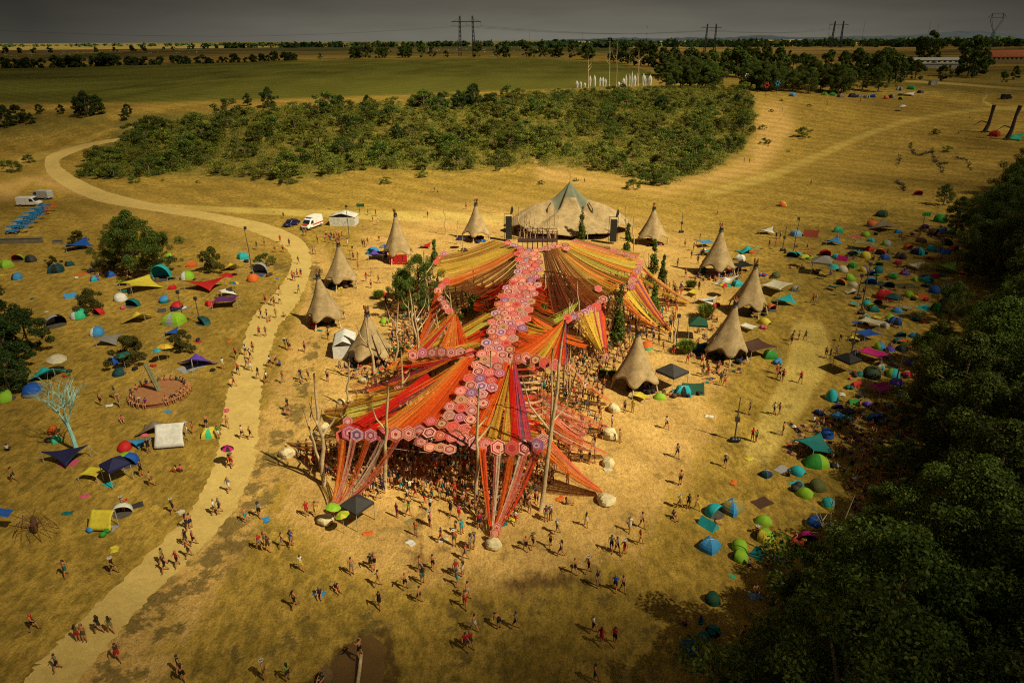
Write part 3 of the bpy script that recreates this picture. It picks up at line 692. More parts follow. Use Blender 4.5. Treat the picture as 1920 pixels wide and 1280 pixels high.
# yellow band on the left of the spine
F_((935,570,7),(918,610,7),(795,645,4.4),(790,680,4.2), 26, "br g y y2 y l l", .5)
F_((918,606,6.8),(905,640,6.8),(790,660,4.4),(800,690,4.4), 16, "ro r ro o", .4)
F_((850,588,6.2),(858,592,6.2),(822,655,5.8),(885,655,5.8), 18, "o o2 o ro o", .2, .8)
F_((848,588,6.2),(852,592,6.2),(722,690,4),(760,700,4), 16, "o y g r v o2", .4)
F_((905,632,6.6),(900,655,6.6),(760,655,5),(745,690,4.6), 16, "o2 y g o2 r", .4)
# far-left wings down to the ground
F_((775,660,5.6),(780,672,5.4),(652,724,.8),(660,730,.8), 10, "o br o2 r", .5)
F_((838,668,6),(848,674,6),(680,728,2),(700,736,2), 8, "pk v o o2", .4)
F_((870,672,6.4),(884,676,6.4),(630,800,5.4),(648,806,5.6), 16, "o2 o o v", .6)
F_((880,690,6.2),(870,705,6),(660,742,2.4),(640,790,3.6), 22, "g y g ol y2 y l", .5, .55)
F_((780,700,4.6),(800,720,4.6),(606,768,.7),(612,778,.7), 12, "g br o2 y br", .5, .8)
F_((700,735,3.4),(705,790,5.2),(606,770,.7),(612,780,.7), 10, "g br y g", .5, .8)
# the big orange sweep in the middle left
F_((868,668,6.8),(890,672,7),(705,800,5.8),(800,812,6), 56, "g o2 o2 o ro o ro o", .7, 1.2)
F_((885,676,7),(905,690,7),(780,812,6),(850,822,6), 34, "o ro o o2 o o o2", .5, 1.2)
F_((860,720,5.6),(820,790,5.4),(650,800,4.6),(660,830,4.8), 26, "ro r ro r o ro o2", .4)
F_((800,700,5.6),(812,712,5.6),(640,806,6),(662,812,6), 10, "r r pk r", .2)
F_((648,800,6),(642,834,5.4),(535,828,.5),(545,836,.5), 16, "br g o2 g y o", .5)
F_((650,770,5.4),(645,815,5.6),(585,808,.8),(592,816,.8), 12, "br g y o2", .4)
# middle right: net of orange and red strips
F_((905,700,6.8),(890,735,6.8),(1012,745,5),(1016,790,5), 26, "ro o r p o ol", .4, .75)
F_((892,735,6.6),(868,800,6.2),(1012,790,5),(1012,836,5.6), 34, "o r ro o2 g r y ro", .4, .8)
F_((1048,608,7),(1058,600,7),(952,656,6.4),(1000,672,6.4), 34, "ro o o ro o2 o", .5, 1.2)
F_((1056,606,7),(1062,600,7),(985,668,6.4),(1042,685,6.4), 30, "o o2 y o2 o o2", .4, 1.0)
F_((1058,606,7),(1062,604,7),(1038,680,6.4),(1062,684,6.2), 14, "r r ro v", .2)
F_((975,595,6.6),(965,650,6.6),(1050,615,5),(1060,650,4.6), 24, "ol g o ro br o", .4, .7)
F_((968,612,6.6),(955,655,6.6),(1040,640,4.4),(1000,672,5), 20, "o ro o2 r", .4)
F_((1090,560,5.2),(1060,600,5),(1000,600,4),(985,640,4), 14, "ol l br o", .5, .6)
# long strips over the front
F_((950,680,7.4),(956,682,7.4),(868,820,6),(905,828,6.2), 22, "o ro o o o2", .3, .9)
F_((938,676,7.2),(950,678,7.4),(830,812,6),(870,822,6), 26, "ro o o ro o", .3, 1.0)
F_((957,682,7.6),(959,683,7.6),(912,826,6.2),(930,830,6.2), 7, "y g y", .1)
F_((959,684,7.6),(961,685,7.6),(938,832,6.2),(956,836,6.2), 8, "o2 y o2", .1)
F_((955,682,7.6),(965,684,7.6),(960,836,6.2),(978,836,6.2), 14, "r r r pk", -.1, 1.2)
F_((962,682,7.6),(968,683,7.6),(980,836,6.2),(1000,834,6.2), 12, "v v pk v w", -.1, 1.1)
# ladder of pale strips right of the middle
def ladder():
    rg = random.Random(3); cl = "ro p w w pk w p w".split()
    for i in range(9):
        y = 692+i*12.5; x0 = 960+i*5; m = MB(); a = G(x0, y, 6.2); b = G(1012+i*.8, y-4, 6.0); m.col = sl(RC[cl[i % 8]]); sd = Vector((.1, 1, 0)).normalized(); vs = []
        for k in range(7):
            p = a.lerp(b, k/6); p.z -= .5*k/6*(1-k/6); q = sd*.22; vs += [p-q, p+q]
        m.add(vs, [(2*k, 2*k+1, 2*k+3, 2*k+2) for k in range(6)]); part_c("ribbon_rung", m.mesh("rung", RIB))
ladder()
# right-hand spills to the boulders
F_((1058,668,6.2),(1060,690,6),(1142,748,.6),(1146,754,.6), 16, "o w p o o2 p", .4, .9)
F_((1012,725,6),(1016,765,6),(1138,796,.6),(1142,803,.6), 18, "o2 o p w p o", .5, .8)
F_((1016,765,6),(1016,800,6),(1136,846,.6),(1141,853,.6), 18, "w p o p w o o2", .5, .8)
F_((1016,800,5.8),(1012,850,5.6),(1126,916,.6),(1131,924,.6), 26, "w o p o2 p o br", .6, 1.0)
F_((1030,735,5),(1022,800,5),(1105,800,2.4),(1085,850,2), 14, "p w o p o2", .4, .5)
# front legs of cloth
for (ax, bx) in ((643,620),(662,624),(690,628),(717,634),(745,637)):
    F_((ax-6,822,6),(ax+5,826,6),(bx,946,.8),(bx+3,948,.8), 5, {643:"o o2 o",662:"w p w",690:"o o2 p",717:"p w pk",745:"o p o"}[ax], .9, 1.2)
for (ax, bx) in ((905,917),(934,921),(960,926),(985,930),(1008,934)):
    F_((ax-7,838,6),(ax+6,842,6),(bx,985,.9),(bx+4,988,.9), 6, {905:"o ro o",934:"p w p",960:"o o2 o",985:"w p w w",1008:"o p ro"}[ax], 1.0, 1.2)
# hexagons
HP = [((196,50,50),(226,140,130),(130,24,34),(236,190,170)), ((214,90,84),(232,160,150),(170,44,52),(210,120,110)), ((150,34,44),(214,110,110),(230,180,170),(104,22,34)),
 ((206,96,60),(228,176,150),(160,50,44),(216,130,90)), ((206,130,150),(140,50,80),(230,190,200),(176,96,120)), ((120,40,44),(206,110,96),(226,186,170),(150,60,50)), ((176,150,176),(112,70,120),(226,200,210),(160,110,150)),
 ((210,170,165),(140,50,60),(190,100,100),(228,200,190)), ((222,80,60),(180,40,40),(228,120,100),(190,60,54)), ((170,130,90),(124,50,44),(206,170,130),(150,70,54)), ((226,130,120),(190,64,70),(220,110,104),(226,170,160)), ((90,46,60),(206,130,110),(228,190,170),(170,56,60))]
def hexmat():
    t = NT("crochet"); a = t.N("ShaderNodeAttribute", attribute_name="Col"); p = t.obj(); n = t.noise(9, 3, p)
    c = t.mix(1, a.outputs["Color"], t.ramp(n, [(.3, .62), (.7, .95)]), 'MULTIPLY'); c = t.mix(1, c, (1.0, .86, .82), 'MULTIPLY'); t.base(c); t.rough(.9); t.bump(n, .4, .03)
    ho = t.N("ShaderNodeBsdfTransparent"); mh = t.N("ShaderNodeMixShader"); t.L(t.ramp(t.noise(13, 2, p, .6), [(.50, 0.0), (.62, .55)]), mh.inputs[0]); t.L(t.b.outputs[0], mh.inputs[1]); t.L(ho.outputs[0], mh.inputs[2]); t.L(mh.outputs[0], t.o.inputs["Surface"]); return t.m
HXM = hexmat()
def hexagon(pal, seed):
    rg = random.Random(seed); m = MB(); K = 12; rr = [0]+[(k+.6*rg.random())/K for k in range(1, K)]+[1]
    for k in range(K):
        r0, r1 = rr[k], rr[k+1]; m.col = sl(pal[(k*(1+seed % 2)+rg.randrange(2)) % 4]) if k < K-1 else sl(((196,96,84), (140,36,40), (206,140,125))[seed % 3])
        for i in range(6):
            a0, a1 = i*PI/3, (i+1)*PI/3; z = lambda r: .02*(1-r*r)
            P = lambda a, r: (r*math.cos(a), r*math.sin(a), z(r))
            if k == 0: m.add([(0, 0, .02), P(a0, r1), P(a1, r1)], [(0, 1, 2)])
            else: m.add([P(a0, r0), P(a0, r1), P(a1, r1), P(a1, r0)], [(0, 1, 2, 3)])
    m.add([(math.cos(i*PI/3), math.sin(i*PI/3), -.04) for i in range(6)], [(5, 4, 3, 2, 1, 0)])
    m.add([(math.cos(i*PI/3), math.sin(i*PI/3), -.04) for i in range(6)]+[(math.cos(i*PI/3), math.sin(i*PI/3), 0) for i in range(6)], [(i, (i+1) % 6, 6+(i+1) % 6, 6+i) for i in range(6)])
    return m.mesh("hexagon", HXM)
HX = [hexagon(HP[i % 12], i) for i in range(24)]
hexes = []   # (point, radius, tilt about x)
SP = [(988,470,9,44),(994,500,8.8,46),(982,530,8.4,52),(968,560,8,58),(955,600,7.8,60),(936,640,7.6,60),(922,680,7.4,66),(900,720,7.2,58),(874,760,6.9,60),(842,800,6.5,84),(822,832,6.0,80)]
pts = [G(x, y, h) for x, y, h, w_ in SP]; wd = [w_*mpp(p) for p, (_, _, _, w_) in zip(pts, SP)]
def sp_at(s):
    acc = 0
    for i in range(len(pts)-1):
        L = (pts[i+1]-pts[i]).length
        if acc+L >= s or i == len(pts)-2:
            f = (s-acc)/L; return pts[i].lerp(pts[i+1], f), wd[i]+(wd[i+1]-wd[i])*f, (pts[i+1]-pts[i]).normalized()
        acc += L
tot = sum((b-a).length for a, b in zip(pts, pts[1:])); s = 0; row = 0; HRAD = .69
while s < tot:
    p, w_, d = sp_at(s); nrow = max(2, int(round(w_/(HRAD*1.62))));
    sd = Vector((d.y, -d.x, 0)).normalized()
    for j in range(nrow):
        o_ = (j-(nrow-1)/2+(.25 if row % 2 else -.25))*HRAD*1.72
        hexes.append((p+sd*o_+Vector((0, 0, R.uniform(-.08, .08))), HRAD*R.uniform(.99, 1.06), R.uniform(.30, .42), math.atan2(-sd.y, -sd.x)+R.uniform(-.06, .06)))
    s += HRAD*2.15; row += 1
def row_hex(lst, h, r, tilt):
    for (x, y) in lst: hexes.append((G(x, y, h), r*R.uniform(.94, 1.06), tilt+R.uniform(-.15, .15), R.uniform(-.2, .2)))
row_hex([(655,811),(669,815),(695,816),(719,814),(742,814),(766,812),(787,810)], 6, .78, 1.15)
row_hex([(855,817),(872,822),(890,830),(911,834),(934,838),(960,840),(985,839),(1006,835),(1019,826)], 6.1, .76, 1.15)
row_hex([(774,666),(792,661),(810,661),(828,660),(846,661),(864,661),(882,662)], 6, .72, 1.1)
row_hex([(942,666),(956,670),(972,671),(987,672),(1004,675),(1021,680),(1041,684)], 6.4, .74, 1.0)
row_hex([(1064,597),(1076,595),(1088,590),(1097,586),(1107,580),(1118,575),(1125,567),(1131,561),(1122,541)], 6, .70, .7)
row_hex([(1200,491),(1199,497),(1198,503),(1194,509),(1188,517),(1187,524),(1185,531),(1184,538)], 6, .72, .3)
row_hex([(1078,452),(1090,453),(1102,455),(1114,458),(1126,461),(1138,464),(1150,468),(1162,472),(1174,476),(1186,481)], 6.8, .66, .1)
row_hex([(975,465),(963,459),(952,455),(1048,462),(1036,461),(1060,459),(1062,466),(1024,465),(1012,468)], 9, .72, .3)
row_hex([(837,527),(829,536),(822,545),(827,560),(832,567),(836,575),(842,583),(818,492),(824,484),(832,476)], 5.9, .66, .6)
row_hex([(640,815),(652,790),(1012,690),(1004,690)], 5.6, .6, .9)
row_hex([(743,727),(752,720),(690,778),(700,772),(655,762),(775,700)], 1.2, .7, .5)
row_hex([(806,838),(826,838),(843,842),(790,828)], 5.7, .7, .2)
row_hex([(626,948),(931,990),(928,1000),(1137,668)], 1.0, .5, 1.0)
hexes.sort(key=lambda h: (h[0]-CAM).length/h[1])
rest = MB()
for i, (p, r, tx, tz) in enumerate(hexes):
    me = HX[(i*7) % 24]
    RM = (Matrix.Rotation(tz, 4, 'Z') @ Matrix.Rotation(tx, 4, 'X') @ Matrix.Rotation(PI/6, 4, 'Z'))
    if i < 100: part_c("hexagon", me, p, RM.to_euler(), r)
    else:
        M_ = Matrix.Translation(p) @ RM @ Matrix.Scale(r, 4); at = me.color_attributes["Col"].data; li = 0
        for pl in me.polygons:
            rest.col = tuple(at[pl.loop_start].color)[:3]; rest.add([M_ @ me.vertices[v].co for v in pl.vertices], [tuple(range(len(pl.vertices)))])
o = part_c("crochet_patchwork", rest.mesh("patchwork", HXM)); o["kind"] = "stuff"

# guy wires strung under the front edge
m = MB()
for a, b in (((720,838,4.6),(1015,852,4.6)),((640,838,4.4),(560,812,3))):
    A, B = P3(a), P3(b); m.tube([A.lerp(B, k/8)-Vector((0, 0, .5*math.sin(PI*k/8))) for k in range(9)], .022, 4)
part_c("guy_wire", m.mesh("wire", plain("wire", (.35, .33, .30), .4)))
# ------------------------------------------------------------------ bare tree-trunk poles
POLEM = plain("pole_wood", (.43, .305, .155), .85, .35, 3, bump=.5)
def pole(bx, by, tx, ty, look="bare forked tree-trunk pole holding up the canopy", r=.15, fork=None, group="bare tree-trunk poles of the canopy", seed=0):
    b = G(bx, by); rg = random.Random(bx*7+by+ty)
    hgt = at_h(b, ty); m_ = mpp(b+Vector((0, 0, hgt)))
    top = b+Vector(((tx-bx)*m_, rg.uniform(-.3, .3), hgt)); m = MB(); ps = []
    # x of the top: undo the perspective spread of a vertical line
    v = Vector((b.x, b.y, b.z+hgt))-CAM; xs = CX+F*v.dot(cr)/v.dot(fw); top.x = b.x+(tx-xs)*m_
    N = 9
    for k in range(N+1):
        s = k/N; p = b.lerp(top, s); wob = .16*math.sin(PI*s); ps.append(p+Vector((wob*noise.noise(Vector((s*4, bx, 1)))*3, wob*noise.noise(Vector((s*4, by, 9)))*3, 0)))
    ps[0].z -= .4
    r *= 1.22; m.tube([p-b for p in ps], [r*(1.15-.75*k/N) for k in range(N+1)], 7)
    o = link("tree_pole", m.mesh("pole", POLEM, True), None, b); tag(o, look, "pole", group)
    k0 = rg.randint(4, 6) if fork is None else fork
    for j in range(rg.choice((1, 1, 2, 2)) if fork is None else (2 if fork else 0)):
        p0 = ps[k0+(j % 2)]-b; a = rg.uniform(0, 6.28) if j else rg.choice((0.2, 2.9)); L = hgt*rg.uniform(.18, .34); mm = MB()
        q1 = p0+Vector((math.cos(a)*L*.35, math.sin(a)*L*.2, L*.45)); q2 = p0+Vector((math.cos(a)*L*.5, math.sin(a)*L*.3, L))
        mm.tube([p0, q1, q2], [r*.55, r*.4, r*.18], 5); link("branch", mm.mesh("branch", POLEM, True), o)
    return o
for a in ((722,918,727,712,.17),(609,908,588,700,.18),(612,906,566,765,.12),(892,945,897,728,.15),(1014,957,1060,600,.17),(1030,900,1036,650,.13),(793,734,775,560,.15),(756,771,752,655,.15),
 (706,722,683,590,.16),(652,762,655,672,.12),(741,702,746,562,.13),(825,683,819,580,.13),(790,700,766,540,.14),(805,592,795,470,.13),(852,632,843,540,.13),(877,592,880,530,.12),(890,560,888,505,.12),(905,556,906,512,.1),
 (1021,604,1024,508,.12),(1010,607,1014,520,.11),(990,648,992,545,.12),(967,655,970,590,.11),(1005,640,1008,600,.1),(1089,655,1081,520,.13),(1062,648,1068,560,.12),(1069,655,1072,590,.11),(1037,655,1038,612,.1),(1051,655,1049,608,.1),
 (1146,536,1145,500,.1),(1216,526,1216,474,.12),(1264,643,1267,585,.13),(920,797,920,655,.13),(945,746,948,655,.11),(1057,738,1060,640,.12),(1044,766,1040,700,.1),(1067,740,1070,650,.1),
 (976,450,972,388,.13),(983,449,984,402,.11),(988,452,988,400,.12),(995,449,994,396,.12),(1002,446,1002,410,.1),(1018,450,1018,415,.1),(1027,455,1026,397,.12),(1031,453,1030,405,.11),(1040,452,1040,394,.12),
 (1174,452,1173,386,.11),(1188,474,1188,406,.11),(836,440,832,390,.1),(857,458,858,414,.11),(770,640,765,560,.1),(660,830,640,770,.1),(868,480,867,440,.09)):
    pole(*a[:4], r=a[4])
# posts with floodlights or loudspeakers around the grass
DK = plain("dark_metal", (.03, .03, .032), .5, .2); DKG = plain("dark_bag", (.012, .012, .014), .5, .3)
def post(bx, by, tx, ty, head="box"):
    b = G(bx, by); h = at_h(b, ty); m = MB(); m.tube([(0, 0, -.3), (0, 0, h*.5), ((tx-bx)*mpp(b)*.3, 0, h)], [.09, .08, .05], 6)
    o = link("post", m.mesh("post", plain("post_wood", (.10, .075, .05), .8)), None, b); tag(o, "tall slim dark post standing on the open grass", "post", "slim posts around the grass")
    m = MB(); m.box((.0, 0, h*(.5 if head == "mid" else .97)), (.45, .3, .5)); link("lamp_box", m.mesh("lamp_box", DK), o)
    if head != "plain":
        m = MB(); [m.add(*ball((.3*k-.3, -.2, .28), .34, .3)) for k in range(3)]; link("ballast_bag", m.mesh("bag", DKG, True), o)
def ball(c, r, rz=None, n=8, k=5):
    rz = rz or r; vs = [(c[0], c[1], c[2]-rz)]
    for j in range(1, k):
        t = PI*j/k-PI/2
        for i in range(n): a = 2*PI*i/n; vs.append((c[0]+r*math.cos(t)*math.cos(a), c[1]+r*math.cos(t)*math.sin(a), c[2]+rz*math.sin(t)))
    vs.append((c[0], c[1], c[2]+rz)); N = len(vs)-1
    fs = [(0, 1+(i+1) % n, 1+i) for i in range(n)]+[(1+j*n+i, 1+j*n+(i+1) % n, 1+(j+1)*n+(i+1) % n, 1+(j+1)*n+i) for j in range(k-2) for i in range(n)]+[(N, 1+(k-2)*n+i, 1+(k-2)*n+(i+1) % n) for i in range(n)]
    return vs, fs
for a in ((1377,826,1377,745,"mid"),(1613,588,1614,492,"top"),(1607,560,1609,515,"top"),(1595,668,1597,615,"mid"),(1680,716,1681,655,"top"),(1467,470,1472,420,"mid"),(1487,476,1494,408,"top"),(1277,436,1277,400,"mid"),(344,602,343,546,"plain"),(375,606,375,558,"plain"),(472,505,465,425,"plain"),(655,446,651,385,"plain"),(1267,655,1268,590,"plain")):
    post(*a)
# climbing plants on frames, and grass clumps
def leafcone(name, px, py, ty, wpx, look, cat="climbing plant", mat=LF_TREE, n=1600, seed=1, shape=1):
    b = G(px, py); H = at_h(b, ty); w_ = wpx*mpp(b)/2; rg = random.Random(seed+px); cl = []
    for i in range(26):
        v = rg.random(); rr = w_*(1-.75*v if shape else math.sin(PI*min(1, v*.8+.2))**.5); a = rg.random()*6.28
        cl.append(((rr*.6*math.cos(a)*rg.random(), rr*.6*math.sin(a)*rg.random(), H*(.05+.9*v)), max(.3, rr*.55)))
    o = thing(name, look, cat, b); me = leaves(n, cl, .16, px, 1.2); me.materials.append(mat); link("foliage", me, o)
    m = MB(); m.tube([(0, 0, -.2), (.1, 0, H*.5), (0, 0, H*.97)], [.1, .08, .04], 5); link("stem", m.mesh("stem", BARK), o); return o
for a in ((1090,452,385,26),(1175,472,412,22),(1222,540,446,30),(1242,528,478,22),(1157,650,530,42),(1225,592,533,30),(816,498,448,26)):
    leafcone("climbing_plant", *a, "green climbing plant trained up a pole", n=2600, mat=leaf_mat("leaves_vine", (.05, .09, .008), (.09, .14, .014), (.15, .19, .025)))
for a in ((892,600,545,34),(925,600,560,30),(1018,635,568,36),(755,560,500,50)):
    leafcone("young_tree", *a, "leafy green young tree poking up through the canopy", "tree", n=3000, mat=LF_BRT if a[0] < 900 and a[0] > 800 else LF_TREE, shape=0)
T1(788, 590, .72, TP[1], "tall green tree inside the dance floor beside the left wing of the canopy", 1.25); T1(762, 580, .5, TP[2], "second green tree at the left wing of the canopy", 1.2)
def tuft(px, py, wpx, hpx):
    b = G(px, py); r = wpx*mpp(b)/2; H = r*1.5; m = MB(); rg = random.Random(px)
    for i in range(420):
        a = rg.random()*6.28; d = rg.random()**.5; x0, y0 = .3*r*d*math.cos(a), .3*r*d*math.sin(a); L = H*rg.uniform(.6, 1.05); out = r*d
        x1, y1 = x0+out*.5*math.cos(a), y0+out*.5*math.sin(a); x2, y2 = x0+out*.8*math.cos(a), y0+out*.8*math.sin(a); w_ = .05; sx, sy = -math.sin(a)*w_, math.cos(a)*w_
        m.add([(x0-sx, y0-sy, 0), (x0+sx, y0+sy, 0), (x1+sx, y1+sy, L*.7), (x1-sx, y1-sy, L*.7), (x2, y2, L*(1.0-.3*d))], [(0, 1, 2, 3), (3, 2, 4)])
    o = link("grass_clump", m.mesh("grass_clump", LF_BRT), None, b); tag(o, "bright green clump of tall ornamental grass", "grass clump", "tall grass clumps")
for a in ((710,560,26,20),(756,668,34,22),(870,590,20,20),(1128,706,24,22),(1148,708,24,22),(1285,662,42,26),(1322,596,42,26),(1295,542,26,18),(860,600,24,20)): tuft(*a)
# ------------------------------------------------------------------ thatched cone shelters
def thatch():
    t = NT("thatch_cloth"); p = t.obj(); n = t.noise(2.2, 5, p, .7); n2 = t.noise(22, 4, p, .8)
    c = t.ramp(n, [(.3, (.36, .245, .112)), (.7, (.49, .352, .172))]); c = t.mix(1, c, t.ramp(n2, [(.3, .66), (.7, 1.15)]), 'MULTIPLY')
    c = t.mix(1, c, t.ramp(t.noise(.8, 3, t.geo(), .6), [(.35, .74), (.65, 1.1)]), 'MULTIPLY'); t.base(c); t.rough(.95); t.bump(n2, .9, .08); return t.m
TH = thatch()
def cone_hut(tx, ty, bx, by, wpx, look):
    b = G(bx, by); b = b+Vector((0, wpx*mpp(b)*.45, 0)); H = at_h(b, ty); r0 = wpx*mpp(b)/2*1.14; nl = 5; rg = random.Random(tx); ph = rg.random()*6
    o = thing("cone_shelter", look, "shelter", b, 0, "cone-shaped thatched shelters")
    zl, zh = H*.17, H*.27; m = MB(); lean = (tx-bx)*mpp(b)
    def fn(u, v):
        a = 2*PI*u; arch = max(0, abs(math.sin(nl*(a+ph)/2))-.35)/.65; zb = zl+(zh-zl)*arch; z = H-(H-zb)*v
        s = (H*.98-z)/(H*.98-zl); s = max(0, s); r = r0*(.07+.93*((.72*s**1.1+.28*s**2.2)))*(1-.10*arch*v)
        r *= 1+.03*math.sin(nl*(a+ph)/2*2)*v
        return (lean*(1-s)+r*math.cos(a), r*math.sin(a), z)
    m.grid(fn, 50, 16); h = link("thatch", m.mesh("thatch", TH, True), o); solid(h, .1, -1)
    for k in range(nl):
        a = -ph+2*PI*k/nl; m = MB(); m.tube([(r0*1.08*math.cos(a), r0*1.08*math.sin(a), -.2), (r0*.93*math.cos(a), r0*.93*math.sin(a), zl+.1), (r0*.5*math.cos(a), r0*.5*math.sin(a), H*.5)], [.11, .10, .07], 6); link("leg", m.mesh("leg", POLEM, True), o)
    m = MB(); m.tube([(lean, 0, H-.15), (lean, 0, H+.1), (lean, 0, H+.45)], [r0*.14, r0*.11, r0*.12], 12); link("cap", m.mesh("cap", DK, True), o)
    m = MB()
    for k in range(5): a = rg.uniform(-.9, .9); m.tube([(lean, 0, H+.4), (lean+.35*math.sin(a*1.5), .1*k-.2, H+.9), (lean+.55*math.sin(a), 0, H+1.35)], [.14, .16, .04], 5)
    link("finial", m.mesh("finial", plain("carved_wood", (.20, .075, .03), .6), True), o)
    # gear and cloth kept in the shade beneath
    return o, b, r0
for a in ((744,404,744,495,50,"cone shelter with red cloth walls beneath"),(637,460,637,544,56,"cone shelter nearest the row of food stalls, with pink cloth beneath"),(600,520,606,618,64,"wide cone shelter beside the gravel road bend"),(690,590,690,690,76,"cone shelter with the white marquee at its side"),
 (893,384,893,455,48,"small cone shelter with yellow-lit doorway behind the left wing"),(1226,392,1226,462,52,"cone shelter right of the stage tent"),(1350,432,1349,522,58,"cone shelter beside the sky-blue tarp"),(1414,500,1409,596,62,"cone shelter beside the cream awning"),(1375,572,1366,684,70,"cone shelter with brown tarp and green tent at its side"),(1195,626,1196,742,76,"cone shelter beside the dark gazebo")): cone_hut(*a)
# ------------------------------------------------------------------ stage tent
def stage():
    b = G(1072, 452); b = Vector((b.x, b.y+9, 0)); H = at_h(b, 340); k = H/12.7
    st = thing("stage_tent", "great brown stage tent with pointed grey-green peak", "tent", b, place=False)
    RX, RY = 15.0, 9.6; tab = [(0, 1.0), (.10, .84), (.24, .665), (.34, .61), (.55, .53), (.78, .36), (1.0, .11)]; tabf = [(0, 1.0), (.12, .80), (.26, .52), (.42, .43), (.62, .30), (.85, .16), (1.0, .08)]
    def prof(tb, s):
        for (a, va), (c, vc) in zip(tb, tb[1:]):
            if s <= c: f = (s-a)/(c-a); return va+(vc-va)*f
        return tb[-1][1]
    def fn(u, v):
        a = 2*PI*u; ca, sa = math.cos(a), math.sin(a); fx = abs(ca)**3
        e = 1-.10*abs(math.sin(3*a)); rx, ry = RX*e, RY*e
        z = H*(prof(tab, v)*fx+prof(tabf, v)*(1-fx)); arch = max(0, -sa)*.05*H*abs(math.sin(4.0*a))*v**3
        aa = math.degrees(math.acos(max(-1, min(1, abs(ca))))); lobes = -.15*H*math.exp(-((aa-40)/15)**2)*math.sin(PI*min(1, v*1.15+.02))**.8*(1 if v > .12 else v/.12); arch += .12*H*math.exp(-((aa-36)/14)**2)*v**4*(sa < 0)
        return (rx*ca*v, ry*sa*v, z+arch+lobes)
    m = MB(); m.grid(fn, 84, 24); me = m.mesh("stage_roof", [TH, plain("peak_canvas", (.145, .155, .10), .8, .15, 1)], True)
    for pl in me.polygons:
        c = pl.center; r = math.hypot(c.x/RX, c.y/RY); a = math.atan2(c.y, c.x)
        if r < .14+.10*max(0, math.cos(2*a))+.05*abs(math.cos(a*1)): pl.material_index = 1
    o = link("roof_canvas", me, st); solid(o, .06)
    m = MB(); m.tube([(0, 0, H-.5), (0, 0, H+2.2)], .05, 5); link("mast_tip", m.mesh("mast", DK), st)
    for sx in (-1, 1):
        m = MB(); m.tube([(sx*5.2, -2, 0), (sx*5.0, -2, H*.50), (sx*4.2, -1.2, H*.60)], .12, 6); link("mast", m.mesh("mast", DK), st)
    for ax, ay in ((-13,-2),(13.4,-2),(-8,-8.5),(8.5,-8.5),(-3.4,-9.6),(3.4,-9.6),(12,5),(-12,5)):
        m = MB(); m.tube([(ax, ay, -.2), (ax*.97, ay*.97, H*.2)], .1, 6); link("leg", m.mesh("leg", POLEM), st)
    m = MB(); m.box((0, 0, .6), (20, 10, 1.2)); link("stage_deck", m.mesh("deck", plain("deck_black", (.018, .017, .016), .7)), st)
    m = MB(); m.box((1, 3.5, 2.4), (19, .3, 3.4)); link("back_curtain", m.mesh("curtain", plain("curtain_black", (.012, .012, .012), .9)), st)
    m = MB()
    for i in range(7): m.box((-6+i*2.3, -1.5+.6*(i % 2), 1.7), (1.3, .8, 1.0))
    link("equipment_desk", m.mesh("desk", plain("gear", (.05, .048, .05), .5)), st)
stage()
def speaker(px, by, ty):
    b = G(px, by); H = at_h(b, ty); o = thing("speaker_tower", "black speaker tower on the %s side of the stage tent" % ("left" if px < 1000 else "right"), "loudspeaker", b, place=False)
    m = MB(); n = 9
    for i in range(n): m.box((0, -.12*math.sin(i/n*1.5), .5+(H-.7)*(i+.5)/n), (1.35, .9, (H-.7)/n*.93))
    link("speaker_stack", m.mesh("array", plain("speaker_black", (.016, .017, .016), .55, .4, 20)), o)
    m = MB()
    for sx in (-.95, .95): m.tube([(sx, .35, 0), (sx, .35, H+.3)], .05, 4)
    m.tube([(-.95, .35, H+.3), (.95, .35, H+.3)], .05, 4); link("frame", m.mesh("frame", DK), o)
    m = MB(); bl = []
    for k in range(13): s = k/12; bl.append((.5+.25*math.sin(s*2.4), .1, H+.2+2.1*s))
    vs = []
    for k, p in enumerate(bl): w_ = .30*math.sin(PI*min(1, .15+k/13)); vs += [(p[0]-w_, p[1], p[2]), (p[0]+w_, p[1], p[2])]
    m.add(vs, [(2*k, 2*k+1, 2*k+3, 2*k+2) for k in range(12)]); q = link("feather_flag", m.mesh("flag", plain("flag_black", (.02, .02, .02), .7)), o); solid(q, .03)
speaker(954, 452, 404); speaker(1149, 457, 410)
# dark pit of the hub: bridge of rails
def hub():
    b = G(1008, 476); o = thing("scaffold_bridge", "dark red scaffold bridge between poles at the canopy's top", "scaffold", b, place=False); rm = plain("red_rail", (.055, .010, .008), .6)
    for k in range(9):
        m = MB(); x = -4+k*1.0; m.tube([(x, 0, 0), (x, 0, 4.9)], .05, 4); m.tube([(x, 2.4, 0), (x, 2.4, 4.9)], .05, 4); link("upright", m.mesh("up", rm), o)
    for z in (2.6, 3.6, 4.6):
        m = MB(); m.tube([(-4, 0, z), (4, 0, z)], .05, 4); m.tube([(-4, 2.4, z), (4, 2.4, z)], .05, 4); link("rail", m.mesh("rail", rm), o)
    m = MB(); m.box((0, 1.2, 2.5), (8, 2.4, .12)); link("deck", m.mesh("deck", plain("deck_wood", (.05, .02, .015), .8)), o)
hub()
